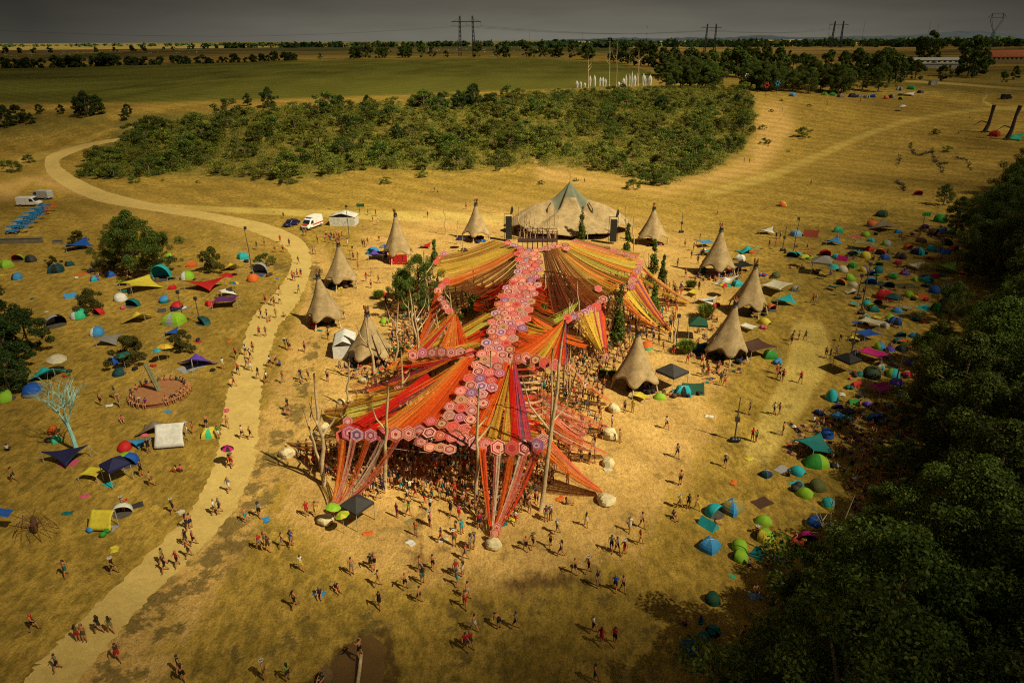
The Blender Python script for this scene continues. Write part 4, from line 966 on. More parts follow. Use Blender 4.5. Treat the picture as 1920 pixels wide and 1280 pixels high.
# ------------------------------------------------------------------ boulders
ROCK = plain("pale_rock", (.55, .45, .25), .9, .28, 1.6, bump=.8)
def boulder(px, py, wpx, look):
    b = G(px, py); r = wpx*mpp(b)/2; rg = random.Random(px); vs, fs = ball((0, 0, r*.5), r, r*.72, 14, 9); out = []
    pl = [Vector((rg.gauss(0, 1), rg.gauss(0, 1), rg.gauss(.3, .8))).normalized() for _ in range(13)]; dd = [rg.uniform(.66, .88) for _ in pl]
    for v in vs:
        v = Vector(v)-Vector((0, 0, r*.5)); n = Vector((v.x/r, v.y/r, v.z/(r*.72)))
        s = 1
        for q, d in zip(pl, dd):
            k = n.dot(q)
            if k > d: s = min(s, d/k)
        s *= 1+.06*noise.noise(n*3+Vector((px, 0, 0))); out.append(v*s+Vector((0, 0, r*.42)))
    m = MB(); m.add(out, fs); o = link("boulder", m.mesh("boulder", ROCK), None, b, (0, 0, rg.random()*6)); tag(o, look, "boulder", "pale anchor boulders")
for a in ((926,1024,36,"large pale boulder anchoring the front tip of the canopy"),(1136,942,38,"broad pale boulder at the end of the lowest right spill"),(1139,872,28,"upright pale boulder anchoring a right-hand spill"),(1143,820,34,"pale boulder with people sitting round it"),(1151,770,28,"pale boulder nearest the dark gazebo"),
 (540,854,34,"pale boulder at the far left tip of the canopy"),(658,762,26,"pale boulder left of the yellow strips"),(640,755,18,"small pale stone beside the forked pole"),(608,806,26,"pale boulder behind the leaning forked poles"),(612,980,34,"boulder half hidden by lime parasols"),(684,716,24,"pale boulder beside the cone shelter's gear"),(592,820,22,"small pale stone by the left spill")): boulder(*a)
# ------------------------------------------------------------------ tents, tarps and sunshades
FLOORM = plain("groundsheet", (.07, .06, .05), .8); POLEG = plain("tent_pole", (.35, .33, .30), .4, .1)
def sh_mesh(seg):   # pop-up beach shell, hinge along x, opening towards -y
    m = MB()
    def fn(u, v):
        a = PI*u; f = rad(72)+rad(112)*v; rr = 1+.03*math.cos(v*18)
        return (.5*math.cos(a)*(1+.12*math.sin(a)), -.62*math.sin(a)**.8*math.cos(f)*-1*.9*rr if False else .62*math.sin(a)**.85*(-math.cos(f))*rr, max(0.0, .60*math.sin(a)**.85*math.sin(f)*rr))
    m.grid(fn, 16, 9); me = m.mesh("shell", [C("white"), C("white")], True)
    for p in me.polygons: p.material_index = 1 if (seg == 1 and (p.center.x > .12)) or (seg == 2 and p.center.z < .22) else 0
    return me
def dome_mesh(seg):
    m = MB()
    def fn(u, v):
        a = 2*PI*u; q = 1/max(abs(math.cos(a)), abs(math.sin(a))); k = (.35+q*.65)*.47; r = k*math.sin(v*PI/2)**.9
        ridge = 1+.06*abs(math.cos(2*a))*0
        return (r*math.cos(a), r*math.sin(a)*.9, .52*math.cos(v*PI/2)**.85*(1+.05*math.cos(4*(a-PI/4))*math.sin(v*PI)))
    m.grid(fn, 16, 5); me = m.mesh("dome", [C("white"), C("white")], False)
    for p in me.polygons:
        a = math.atan2(p.center.y, p.center.x); r = math.hypot(p.center.x, p.center.y)
        if seg and (abs(a+PI/2) < .55): p.material_index = 1
        if seg == 2 and (abs(a-PI/4) < .35 or abs(a+PI*.75) < .35): p.material_index = 1
    return me
def ridge_mesh():
    m = MB()
    def fn(u, v): s = abs(2*u-1); return ((v-.5)*(1+.12*(1-s)*0), (2*u-1)*.34, .48*(1-s)*(1-.08*math.sin(PI*v)))
    m.grid(fn, 8, 6); m.add([(-.5, -.34, 0), (-.5, .34, 0), (-.5, 0, .47)], [(0, 2, 1)]); m.add([(.5, -.34, 0), (.5, .34, 0), (.5, 0, .47)], [(0, 1, 2)]); return m.mesh("ridge", [C("white"), C("white")])
def pop_mesh():   # rounded pop-up tent with low tail
    m = MB()
    def fn(u, v): a = PI*u; s = v; h = .5*math.sin(PI*min(1, .12+.86*(1-s)))**.7; w_ = .42*math.sin(PI*min(.98, .18+.72*(1-s)))**.6; return ((s-.5), w_*math.cos(a), h*math.sin(a)*.95)
    m.grid(fn, 12, 10); me = m.mesh("pop", [C("white"), C("white")], True)
    for p in me.polygons:
        if p.center.x > .12: p.material_index = 1
    return me
def tarp_mesh(k):   # stretched sheet: hs are corner heights
    hs = [(.34, .10, .36, .03), (.30, .30, .28, .28), (.05, .42, .05, .02), (.38, .03, .34, .30)][k]; pk = [.0, .0, .26, .04][k]; m = MB()
    def fn(u, v):
        x, y = u-.5, v-.5; cx_ = 1-.20*math.sin(PI*v)*(abs(x)*2)**2; cy_ = 1-.20*math.sin(PI*u)*(abs(y)*2)**2
        z = (hs[0]*(1-u)*(1-v)+hs[1]*u*(1-v)+hs[2]*u*v+hs[3]*(1-u)*v)-.05*math.sin(PI*u)*math.sin(PI*v)+pk*max(0, 1-math.hypot(x, y)*2.4)**1.3
        return (x*cx_, y*cy_*.8, z)
    m.grid(fn, 12, 10); return m.mesh("tarp", [C("white")], True), hs, pk
def par_mesh(n=8, flat=.22):
    m = MB()
    for i in range(n):
        a0, a1 = 2*PI*i/n, 2*PI*(i+1)/n; m.cur = i % 4; mid = (a0+a1)/2
        P = lambda a, r, z: (r*math.cos(a), r*math.sin(a), z)
        v = [(0, 0, flat)]+[P(a0, .28, flat*.8), P(a1, .28, flat*.8), P(a0, .5, 0), P(mid, .475, .01), P(a1, .5, 0)]
        m.add(v, [(0, 1, 2), (1, 3, 4), (1, 4, 2), (2, 4, 5)])
    m.cur = 0; return m.mesh("parasol", [C("white")]*4)
def gaz_mesh():
    m = MB(); m.add([(-.5,-.5,.50),(.5,-.5,.50),(.5,.5,.50),(-.5,.5,.50),(0,0,.68),(-.5,-.5,.44),(.5,-.5,.44),(.5,.5,.44),(-.5,.5,.44)], [(0,1,4),(1,2,4),(2,3,4),(3,0,4),(5,6,1,0),(6,7,2,1),(7,8,3,2),(8,5,0,3)]); return m.mesh("gazebo", [C("white")])
def blanket_mesh():
    m = MB(); m.grid(lambda u, v: ((u-.5)*(1+.05*math.sin(9*v)), (v-.5)*.7*(1+.05*math.cos(8*u)), .015+.012*abs(math.sin(7*u+3*v))), 8, 6); return m.mesh("blanket", [C("white")])
PROT = dict(shell=[sh_mesh(i) for i in (0, 1, 2)], dome=[dome_mesh(i) for i in (0, 1, 2)], ridge=[ridge_mesh()], pop=[pop_mesh()], par=[par_mesh()], gaz=[gaz_mesh()], flat=[blanket_mesh()])
TARPS = [tarp_mesh(i) for i in range(4)]
floor_me = None
def setm(o, cols):
    for i in range(len(o.material_slots)):
        o.material_slots[i].link = 'OBJECT'; o.material_slots[i].material = cols[i % len(cols)]
FINE = dict(lime="lime green", green="green", dgreen="dark green", teal="teal", dteal="dark teal", cyan="turquoise", sky="sky blue", lblue="pale blue", blue="blue", navy="navy", purple="purple", violet="violet", magenta="magenta", pink="pink", red="red",
 orange="orange", rust="rust orange", yellow="yellow", gold="golden", cream="cream", white="white", grey="grey", silver="silver", taupe="taupe", dgrey="dark grey", black="black", brown="brown", olive="olive", mint="mint green", camo="camouflage", khaki="khaki", skin="tan", rain="rainbow")
def fabric(px, py, wpx, kind, c1, c2=None, rz=None, look=None, hmul=1.0):
    b = G(px, py); sz = wpx*mpp(b)*(.9 if kind == 'dome' else 1); rg = random.Random(int(px*31+py)); rz = ((PI if rg.random() < .68 and kind in ('shell', 'dome') else 0)+rg.uniform(-.95, .95)) if rz is None else rz
    n1 = FINE[c1]; n2 = FINE[c2] if c2 and c2 != c1 else None; two = n1+(" and "+n2 if n2 else "")
    cols = [C(c1) if c1 != "rain" else C("red"), C(c2 or c1)]
    if kind == "shell":
        o = thing("beach_tent", look or two+" pop-up beach shell", "tent", b, rz, "tents pitched on the grass"); v = rg.choice((1, 2)) if c2 else 0
        s = link("shell", PROT["shell"][v], o, sc=(sz, sz, sz*hmul)); setm(s, cols); solid(s, .02)
        f = link("groundsheet", FL, o, (0, 0, 0), (0, 0, 0), (sz*.98, sz*.9, 1))
    elif kind == "dome":
        o = thing("dome_tent", look or two+" dome tent", "tent", b+Vector((0, sz*.3, 0)), rz, "tents pitched on the grass"); v = (1 if not c2 else rg.choice((1, 2)))
        s = link("canvas", PROT["dome"][v], o, sc=(sz, sz, sz*hmul)); setm(s, [cols[0], C(c2) if c2 else C("black") if rg.random() < .5 else cols[0]])
        m = MB()
        for a in (PI/4, 3*PI/4): m.tube([(.5*sz*1.13*math.cos(a)*math.cos(t), .5*sz*1.02*math.sin(a)*math.cos(t), .535*sz*hmul*math.sin(t)**.85) for t in [PI*k/10 for k in range(11)]], .025, 4)
        link("pole", m.mesh("hoops", POLEG), o)
    elif kind == "ridge":
        o = thing("ridge_tent", look or two+" ridge tent", "tent", b+Vector((0, sz*.2, 0)), rz, "tents pitched on the grass"); s = link("canvas", PROT["ridge"][0], o, sc=(sz, sz, sz*hmul)); setm(s, cols)
        m = MB(); [m.tube([(sx*sz*.5, 0, 0), (sx*sz*.5, 0, sz*.5*hmul)], .03, 4) for sx in (-1, 1)]; link("pole", m.mesh("p", POLEG), o)
    elif kind == "pop":
        o = thing("popup_tent", look or two+" rounded pop-up tent", "tent", b+Vector((0, sz*.2, 0)), rz, "tents pitched on the grass"); s = link("canvas", PROT["pop"][0], o, sc=(sz, sz, sz*hmul)); setm(s, cols)
        link("groundsheet", FL, o, (0, 0, 0), (0, 0, 0), (sz*.95, sz*.7, 1))
    elif kind.startswith("tarp"):
        k = int(kind[4]); me, hs, pk = TARPS[k]; o = thing("sunshade", look or two+" stretched sunshade", "sunshade", b+Vector((0, sz*.25, 0)), rz, "cloth sunshades on the grass")
        hz = sz*1.15*hmul; hz = min(hz, 5.2); s = link("cloth", me, o, sc=(sz, sz, hz)); setm(s, cols); solid(s, .02)
        for (cx_, cy_), h in zip(((-.5, -.4), (.5, -.4), (.5, .4), (-.5, .4)), hs):
            if h > .2:
                m = MB(); m.tube([(cx_*sz, cy_*sz, 0), (cx_*sz, cy_*sz, h*hz)], .04, 5); link("pole", m.mesh("pole", POLEG), o)
                m = MB(); m.tube([(cx_*sz, cy_*sz, h*hz), (cx_*sz*1.35, cy_*sz*1.35, 0)], .012, 3); link("guy_rope", m.mesh("rope", POLEG), o)
        if pk > .1:
            m = MB(); m.tube([(0, 0, 0), (0, 0, hz*(pk+sum(hs)/4-.03))], .04, 5); link("pole", m.mesh("pole", POLEG), o)
    elif kind == "par":
        o = thing("parasol", look or two+" parasol", "parasol", b, rz, "open parasols"); h = 2.0
        s = link("canopy", PROT["par"][0], o, (0, 0, h), (rg.uniform(-.2, .2), rg.uniform(-.2, .2), 0), sz)
        setm(s, [C("red"), C("green"), C("blue"), C("yellow")] if c1 == "rain" else [cols[0], cols[1], cols[0], cols[1]])
        m = MB(); m.tube([(0, 0, 0), (0, 0, h+.2*sz)], .025, 5); link("pole", m.mesh("pole", POLEG), o)
    elif kind == "lean":
        o = thing("sunshade", look or two+" tilted sunshade", "sunshade", b, rz*.2, "cloth sunshades on the grass"); h = sz*.75; d = sz*.5; m = MB()
        m.grid(lambda u, v: ((u-.5)*sz*(1-.10*math.sin(PI*v)), d*v, .25+(h-.25)*v+.10*sz*math.sin(PI*v)*(1-.5*math.sin(PI*u))), 10, 8); s = link("cloth", m.mesh("lean", cols[0], True), o); solid(s, .02)
        for sx in (-.5, .5): m = MB(); m.tube([(sx*sz, d, 0), (sx*sz, d, h)], .04, 5); link("pole", m.mesh("pole", POLEG), o)
    elif kind == "gaz":
        o = thing("gazebo", look or two+" square gazebo", "gazebo", b+Vector((0, sz*.5, 0)), rz, "square gazebos"); hz = 5.0*hmul if sz > 2.5 else 4
        s = link("roof_cloth", PROT["gaz"][0], o, sc=(sz, sz, hz)); setm(s, cols)
        for sx in (-.48, .48):
            for sy in (-.48, .48): m = MB(); m.tube([(sx*sz, sy*sz, 0), (sx*sz, sy*sz, .5*hz)], .04, 5); link("leg", m.mesh("leg", POLEG), o)
    else:
        o = link("blanket", PROT["flat"][0], None, b, (0, 0, rz), (sz, sz, 1)); tag(o, look or two+" blanket spread on the grass", "blanket", "blankets on the grass"); setm(o, cols)
    return o
mfl = MB(); mfl.add([(0, 0, .02)]+[(.5*math.cos(i*PI/8), .5*math.sin(i*PI/8), .02) for i in range(16)], [(0, 1+i, 1+(i+1) % 16) for i in range(16)]); FL = mfl.mesh("groundsheet", FLOORM)
TENTS = """dome 8 502 28 lime|flat 4 516 14 yellow|dome 100 512 32 dteal|tarp0 140 470 46 blue red|flat 152 514 22 orange|dome 204 519 20 blue|shell 303 524 34 cyan - 0 1.4|dome 261 530 18 teal|shell 226 562 22 white|tarp3 260 548 58 yellow grey|shell 248 574 24 teal
dome 321 543 17 red|shell 311 565 20 sky teal|tarp0 382 545 60 red white|dome 357 501 22 orange|shell 352 522 24 lime white|tarp2 430 508 34 yellow|flat 428 516 30 red|par 442 552 20 rain|tarp3 424 556 28 white|dome 454 486 24 cyan|shell 488 513 27 silver - 0 1.3|shell 475 525 20 orange
dome 392 574 20 red|tarp1 421 578 44 violet|shell 333 577 20 red black|flat 344 579 24 grey|ridge 303 585 14 dgrey|dome 322 610 44 lime silver|shell 379 607 24 dteal teal|tarp2 254 606 48 yellow|shell 149 594 27 mint white|shell 183 589 20 red|shell 106 610 34 silver black|shell 183 626 24 sky white
tarp3 202 648 36 grey|tarp0 320 630 26 blue|par 315 676 30 yellow gold|par 300 682 16 sky cyan|tarp2 365 690 60 purple|flat 360 688 46 silver|flat 371 640 15 red|dome 208 684 26 blue|shell 226 701 22 dteal|par 236 692 26 teal camo|tarp2 77 715 60 cyan teal|par 114 699 34 cream|shell 64 737 34 blue grey|shell 14 748 30 lime dgrey
shell 103 808 20 orange|dome 102 830 24 mint white|tarp0 118 870 62 navy|flat 130 868 30 pink|tarp2 285 815 58 taupe|lean 318 842 54 white|tarp0 258 838 32 sky|shell 236 840 24 red|shell 238 870 38 lime blue|dome 389 821 34 yellow mint|tarp1 172 900 40 yellow|gaz 213 912 40 navy|flat 204 908 20 cyan
shell 230 963 34 white - .3|flat 254 948 26 dgrey|flat 232 938 12 red|lean 187 998 46 yellow|flat 205 990 26 silver|shell 722 604 16 lime|dome 698 477 26 sky|dome 718 465 14 blue grey|tarp1 711 488 36 purple|tarp0 797 466 22 red|par 864 466 20 navy|dome 870 472 14 black
par 629 985 30 lime|par 646 1000 28 lime yellow|gaz 668 992 46 dgrey|flat 680 942 28 lblue|flat 765 977 14 khaki|gaz 1262 738 44 dgrey|ridge 1300 738 40 dgreen|dome 1283 743 36 cyan|pop 1237 748 22 lime|tarp1 1203 752 26 yellow sky|gaz 1310 640 34 dgreen|dome 1310 660 28 dteal|shell 1322 658 26 teal
shell 1214 652 22 orange mint|tarp1 1418 672 62 brown|dome 1447 673 30 green|tarp1 1404 622 28 white|pop 1434 608 24 yellow|shell 1447 582 20 orange blue|tarp0 1473 573 38 cyan|tarp1 1458 553 52 cream|shell 1492 545 16 silver|shell 1455 519 16 olive|par 1357 556 26 rain|tarp2 1361 536 38 white|dome 1384 537 22 cyan
tarp1 1393 512 40 black|dome 1389 489 22 white mint|par 1407 494 14 red|tarp0 1333 480 34 cyan|tarp1 1325 464 28 sky navy|tarp2 1402 476 34 cyan|tarp0 1438 440 28 white|tarp1 1302 556 24 yellow|tarp1 1292 546 18 gold|tarp0 1325 572 34 white|par 1432 536 14 red blue|tarp2 1370 512 18 red|dome 1425 518 14 orange|shell 1317 509 16 teal
dome 1494 443 22 lblue|ridge 1522 444 26 rust|dome 1574 436 20 mint|dome 1656 407 26 camo|shell 1632 424 20 orange grey|tarp0 1662 434 44 taupe|shell 1623 442 14 lime|flat 1605 443 20 pink|tarp0 1563 460 30 sky|shell 1484 482 18 cyan navy|shell 1494 482 16 cyan|shell 1516 485 14 orange|tarp1 1622 470 38 khaki|flat 1611 472 18 cyan
dome 1632 471 17 red|shell 1650 477 18 gold red|dome 1661 487 19 blue|shell 1704 468 17 orange|dome 1725 478 26 cyan navy|dome 1692 486 24 brown|dome 1686 496 17 red|shell 1547 480 20 red|dome 1550 491 21 silver black|dome 1568 484 15 cyan|ridge 1581 489 19 magenta|par 1504 500 20 lime yellow|par 1519 504 18 lime
gaz 1545 518 34 grey|par 1560 520 19 cyan|shell 1622 482 18 yellow|dome 1600 502 19 green yellow|shell 1578 508 18 cream|shell 1590 524 19 lime|pop 1600 537 18 cream|shell 1618 508 15 purple yellow|shell 1646 509 17 teal|shell 1635 517 16 blue|shell 1648 498 14 lime|shell 1632 533 21 sky|dome 1675 523 22 green grey
flat 1652 532 26 camo|flat 1698 536 38 olive|tarp0 1714 505 32 cream|tarp0 1777 512 42 lime|ridge 1717 526 16 lime|dome 1742 530 23 cyan teal|dome 1756 521 18 red|tarp2 1600 552 26 white|dome 1662 562 36 red magenta|shell 1702 555 17 lime|ridge 1730 559 18 orange|tarp1 1787 548 36 grey|shell 1791 557 17 lime|shell 1773 567 16 purple
flat 1735 577 32 cyan|shell 1624 572 16 cyan|shell 1633 579 18 lime|dome 1641 585 22 teal|shell 1646 570 15 black red|gaz 1675 582 22 dteal|pop 1683 586 19 sky|pop 1670 598 17 lime|dome 1682 609 27 blue|tarp1 1637 618 40 cream|flat 1608 605 18 blue|tarp1 1628 640 40 blue|flat 1715 599 14 orange|shell 1730 604 12 rust
shell 1690 632 17 teal|tarp1 1693 646 20 orange|dome 1693 659 22 dteal|tarp1 1640 680 48 magenta|gaz 1593 705 36 black|pop 1613 705 17 teal|shell 1634 704 30 camo black|shell 1674 704 23 cyan lime|ridge 1607 724 19 red|tarp1 1656 742 42 magenta|pop 1562 751 27 cyan yellow 1.57 1.6|tarp1 1572 790 28 sky|shell 1642 791 28 blue
shell 1548 816 24 blue|dome 1537 778 20 navy|tarp3 1534 858 64 teal|pop 1532 875 44 green lime|pop 1496 889 30 cyan|flat 1467 880 28 silver|dome 1438 895 25 dteal navy|flat 1495 907 26 cyan|shell 1530 913 28 olive|pop 1510 931 32 lime|shell 1552 946 24 cyan lime|ridge 1592 888 19 yellow|shell 1342 964 34 cyan
ridge 1330 990 34 cyan teal|dome 1376 964 46 khaki sky|flat 1429 942 36 brown|pop 1432 982 30 lime|shell 1431 1008 32 lime yellow|shell 1528 984 30 blue yellow|shell 1514 1014 32 magenta|flat 1488 1002 28 gold|dome 1333 1035 44 sky|shell 1386 1026 28 lime|shell 1385 1045 28 lime|flat 1422 1037 36 teal|flat 1462 1050 28 silver|shell 1334 1124 28 dgreen
shell 1336 1187 27 teal|shell 1290 1214 34 blue|flat 1373 1080 12 mint|shell 1722 366 15 red|shell 1465 386 15 yellow orange|dome 1487 181 14 sky|dome 1547 179 13 lime|dome 1562 180 13 green|dome 1578 183 15 taupe|dome 1600 183 16 navy|dome 1613 183 12 grey|dome 1626 184 12 silver|dome 1638 183 12 blue|shell 1660 185 10 orange|dome 1673 184 14 grey
tarp0 1702 180 30 white|dome 1710 168 16 green|dome 1688 170 14 silver|shell 1688 187 8 lime|dome 1727 175 12 dgrey|flat 1416 1117 24 lblue|flat 1612 955 22 silver|flat 1600 1000 20 khaki|shell 1762 415 22 green"""
for row in TENTS.replace("\n", "|").split("|"):
    q = row.split()
    if len(q) < 5: continue
    kind, x, y, w_, c1 = q[0], float(q[1]), float(q[2]), float(q[3]), q[4]; c2 = q[5] if len(q) > 5 and q[5] != "-" else None
    fabric(x, y, w_, kind, c1, c2, float(q[6]) if len(q) > 6 else None, hmul=float(q[7]) if len(q) > 7 else 1.0)
_tp = [(float(r.split()[1]), float(r.split()[2])) for r in TENTS.replace("\n", "|").split("|") if len(r.split()) > 4]; rgx = random.Random(77); _k = 0
while _k < 62:
    if _k < 50: x, y = rgx.uniform(1560, 1800), rgx.uniform(425, 800)
    else: x, y = rgx.uniform(20, 480), rgx.uniform(480, 620)
    if x > 1810-(y-420)*.33 or (x < 1600 and y > 560 and y < 740) or (_k >= 50 and x > 440) or min(math.hypot(x-a, y-b) for a, b in _tp) < 15: 
        if rgx.random() < .002: _k += 1
        continue
    _tp.append((x, y)); _k += 1; kd = rgx.choice(("shell", "dome", "dome", "shell", "ridge", "flat", "tarp1", "pop")); c1 = rgx.choice("lime green dteal teal cyan sky blue navy red orange khaki grey dgrey silver olive cream purple yellow camo brown".split())
    fabric(x, y, rgx.uniform(14, 20)*(.7+y/1600), kd, c1, rgx.choice((None, "dgrey", "grey", "lime", "cyan", "black")))
# white marquee by the cone shelter
def boxtent(px, py, w_, d, h, col, look, rz=0):
    b = G(px, py); o = thing("marquee", look, "marquee", b+Vector((0, d/2, 0)), rz, None, False); m = MB()
    m.add([(-w_/2,-d/2,0),(w_/2,-d/2,0),(w_/2,d/2,0),(-w_/2,d/2,0),(-w_/2,-d/2,h*.7),(w_/2,-d/2,h*.7),(w_/2,d/2,h*.7),(-w_/2,d/2,h*.7)], [(0,1,5,4),(1,2,6,5),(2,3,7,6),(3,0,4,7)]); link("wall_canvas", m.mesh("w", col), o)
    m = MB(); m.grid(lambda u, v: ((u-.5)*w_*1.06, (v-.5)*d*1.04, h*.7+h*.3*(1-abs(2*u-1))**.9-.05*math.sin(3*PI*v)**2), 10, 12); solid(link("roof_canvas", m.mesh("r", col, True), o), .04); return o
def camo_mat():
    t = NT("camo_net"); n = t.noise(3.2, 4, t.obj(), .7); t.base(t.ramp(n, [(.40, (.62, .60, .52)), (.52, (.30, .30, .26)), (.60, (.70, .68, .60))], 'CONSTANT')); t.rough(.9); return t.m
boxtent(641, 672, 2.9, 4.6, 2.6, C("white"), "tall white marquee standing against a cone shelter", .15)
boxtent(643, 424, 6.0, 3.6, 3.0, camo_mat(), "marquee under white and grey camouflage netting by the dirt track", -.06)
m = MB(); b = G(745, 497); [m.box((k*.9-1.2, 0, 1.0), (.8, .06, 2.0)) for k in range(4)]; o = link("red_curtain", m.mesh("curtain", C("red")), None, b+Vector((0, .4, 0))); tag(o, "red cloth wall hung under the far cone shelter", "curtain", place=False)
# ------------------------------------------------------------------ people
J = dict  # skeleton joints per pose (metres, facing -y)
def skel(pose):
    P = dict(pel=(0,0,.95), bel=(0,.0,1.10), che=(0,.01,1.30), nek=(0,0,1.47), hed=(0,-.01,1.57), top=(0,0,1.70), ls=(.17,0,1.41), rs=(-.17,0,1.41), le=(.24,.03,1.14), re=(-.24,.03,1.14), lh=(.25,-.06,.90), rh=(-.25,-.06,.90),
      lhp=(.10,0,.90), rhp=(-.10,0,.90), lk=(.11,-.02,.49), rk=(-.11,-.02,.49), la=(.12,.02,.07), ra=(-.12,.02,.07), lt=(.14,-.16,.03), rt=(-.14,-.16,.03))
    if pose == "walk": P.update(lk=(.10,-.20,.52), la=(.10,-.26,.08), lt=(.11,-.42,.06), rk=(-.10,.06,.50), ra=(-.10,.30,.14), rt=(-.10,.20,.03), le=(.25,.12,1.16), lh=(.24,.14,.92), re=(-.25,-.08,1.16), rh=(-.22,-.28,1.02))
    if pose == "dance": P.update(le=(.36,-.02,1.44), lh=(.40,-.10,1.68), re=(-.34,-.08,1.28), rh=(-.28,-.25,1.45), lk=(.16,-.10,.50), la=(.18,.02,.08), lt=(.20,-.14,.03), rk=(-.16,-.05,.50), ra=(-.2,.06,.08), rt=(-.22,-.12,.03))
    if pose == "arms": P.update(le=(.26,-.06,1.66), lh=(.20,-.08,1.90), re=(-.26,-.06,1.66), rh=(-.20,-.08,1.90))
    if pose == "carry": P.update(le=(.24,-.06,1.16), lh=(.14,-.30,1.18), re=(-.24,-.06,1.16), rh=(-.14,-.30,1.18))
    if pose == "sit": P.update(**{k: (v[0], v[1]+(.0), v[2]-.80) for k, v in P.items() if k in ("pel","bel","che","nek","hed","top","ls","rs","le","re","lh","rh","lhp","rhp")}, lk=(.14,-.36,.40), rk=(-.14,-.36,.40), la=(.13,-.62,.06), ra=(-.13,-.60,.06), lt=(.14,-.76,.06), rt=(-.14,-.74,.06)); P.update(lh=(.16,-.34,.42), rh=(-.16,-.34,.42), le=(.24,-.10,.46), re=(-.24,-.10,.46))
    if pose == "bench": P.update(**{k: (v[0], v[1], v[2]-.42) for k, v in P.items() if k in ("pel","bel","che","nek","hed","top","ls","rs","lhp","rhp")}, lk=(.13,-.42,.52), rk=(-.13,-.42,.52), la=(.13,-.44,.08), ra=(-.13,-.44,.08), lt=(.14,-.60,.04), rt=(-.14,-.60,.04), le=(.24,-.05,.74), re=(-.24,-.05,.74), lh=(.15,-.30,.60), rh=(-.15,-.30,.60))
    if pose == "lie": P = {k: (v[0], .85-v[2], .14+(-v[1])*.6) for k, v in P.items()}
    if pose == "bend": P.update(bel=(0,-.14,1.02), che=(0,-.34,1.06), nek=(0,-.50,1.02), hed=(0,-.58,.98), top=(0,-.68,.92), ls=(.17,-.42,1.04), rs=(-.17,-.42,1.04), le=(.2,-.44,.78), re=(-.2,-.44,.78), lh=(.16,-.50,.52), rh=(-.16,-.50,.52))
    return P
RAD = dict(pel=(.15,.115), bel=(.13,.10), che=(.155,.11), nek=(.055,.055), hed=(.085,.095), top=(.07,.075), ls=(.062,.062), rs=(.062,.062), le=(.044,.044), re=(.044,.044), lh=(.036,.03), rh=(.036,.03), lhp=(.10,.10), rhp=(.10,.10), lk=(.065,.065), rk=(.065,.065), la=(.045,.045), ra=(.045,.045), lt=(.038,.03), rt=(.038,.03))
ED = [("pel","bel"),("bel","che"),("che","nek"),("nek","hed"),("hed","top"),("che","ls"),("che","rs"),("ls","le"),("rs","re"),("le","lh"),("re","rh"),("pel","lhp"),("pel","rhp"),("lhp","lk"),("rhp","rk"),("lk","la"),("rk","ra"),("la","lt"),("ra","rt")]
SLOT = {("pel","bel"):2,("bel","che"):1,("che","nek"):1,("che","ls"):1,("che","rs"):1,("ls","le"):4,("rs","re"):4,("pel","lhp"):2,("pel","rhp"):2,("lhp","lk"):3,("rhp","rk"):3,("la","lt"):5,("ra","rt"):5}
SKIN = plain("skin", sl((178, 118, 74)), .6, .12, 6); HAIR = plain("hair", (.035, .02, .012), .8, .3, 8); SHOE = plain("shoe", (.05, .04, .035), .7)
def body(pose):
    P = skel(pose); names = list(P); ix = {n: i for i, n in enumerate(names)}
    me = bpy.data.meshes.new("sk"); me.from_pydata([P[n] for n in names], [(ix[a], ix[b]) for a, b in ED], []); o = bpy.data.objects.new("sk", me); COL.objects.link(o)
    sm = o.modifiers.new("s", 'SKIN'); sm.use_smooth_shade = True; sd = o.modifiers.new("u", 'SUBSURF'); sd.levels = 1
    lay = me.skin_vertices[0].data if len(me.skin_vertices) else None
    for n in names: lay[ix[n]].radius = RAD[n]; lay[ix[n]].use_root = (n == "pel")
    dg = bpy.context.evaluated_depsgraph_get(); dg.update(); out = bpy.data.meshes.new_from_object(o.evaluated_get(dg)); out.name = "person_"+pose
    bpy.data.objects.remove(o); out.materials.clear()
    for m_ in (SKIN, SKIN, SKIN, SKIN, SKIN, SHOE): out.materials.append(m_)
    segs = [(Vector(P[a]), Vector(P[b]), (a, b)) for a, b in ED]
    for pl in out.polygons:
        c = pl.center; best = None
        for a, b, e in segs:
            ab = b-a; t = max(0, min(1, (c-a).dot(ab)/ab.length_squared)); d = (c-a-ab*t).length
            if best is None or d < best[0]: best = (d, e, t)
        s = SLOT.get(best[1], 0)
        if s == 4 and best[2] > .55: s = 0
        if s == 3 and best[2] > .62: s = 0
        if s == 3: s = 2
        pl.material_index = s; pl.use_smooth = True
    return out, P
BOD = {p: body(p) for p in ("stand", "walk", "dance", "arms", "carry", "sit", "bench", "lie", "bend")}
# slots: 0 skin, 1 top, 2 shorts, 3 (unused), 4 sleeves, 5 shoes
def hair_me(kind):
    m = MB()
    if kind == "short": m.add(*ball((0, .015, .03), .098, .10, 10, 6))
    elif kind == "long": m.add(*ball((0, .02, .03), .10, .105, 10, 6)); m.tube([(0, .06, .02), (0, .10, -.12), (0, .10, -.30)], [.085, .075, .03], 8)
    elif kind == "hat": m.tube([(0, 0, .04), (0, 0, .05)], [.21, .21], 14); m.tube([(0, 0, .05), (0, 0, .15)], [.11, .08], 12)
    else: m.add(*ball((0, .02, .05), .15, .15, 10, 6))
    return m.mesh("hair_"+kind, HAIR, True)
HM = {k: hair_me(k) for k in ("short", "long", "hat", "afro")}
TOPC = "black white red navy black grey violet olive brown cream dgreen dgrey grey black teal dgrey".split(); BOTC = "black navy dgrey olive black red grey khaki brown dgreen dgrey black teal".split()
PW = dict(stand="standing", walk="walking", dance="dancing", arms="standing with both arms raised", carry="holding something in front", sit="sitting on the ground", bench="sitting on the bench rim", lie="lying down", bend="bending forward")
NP = [0]
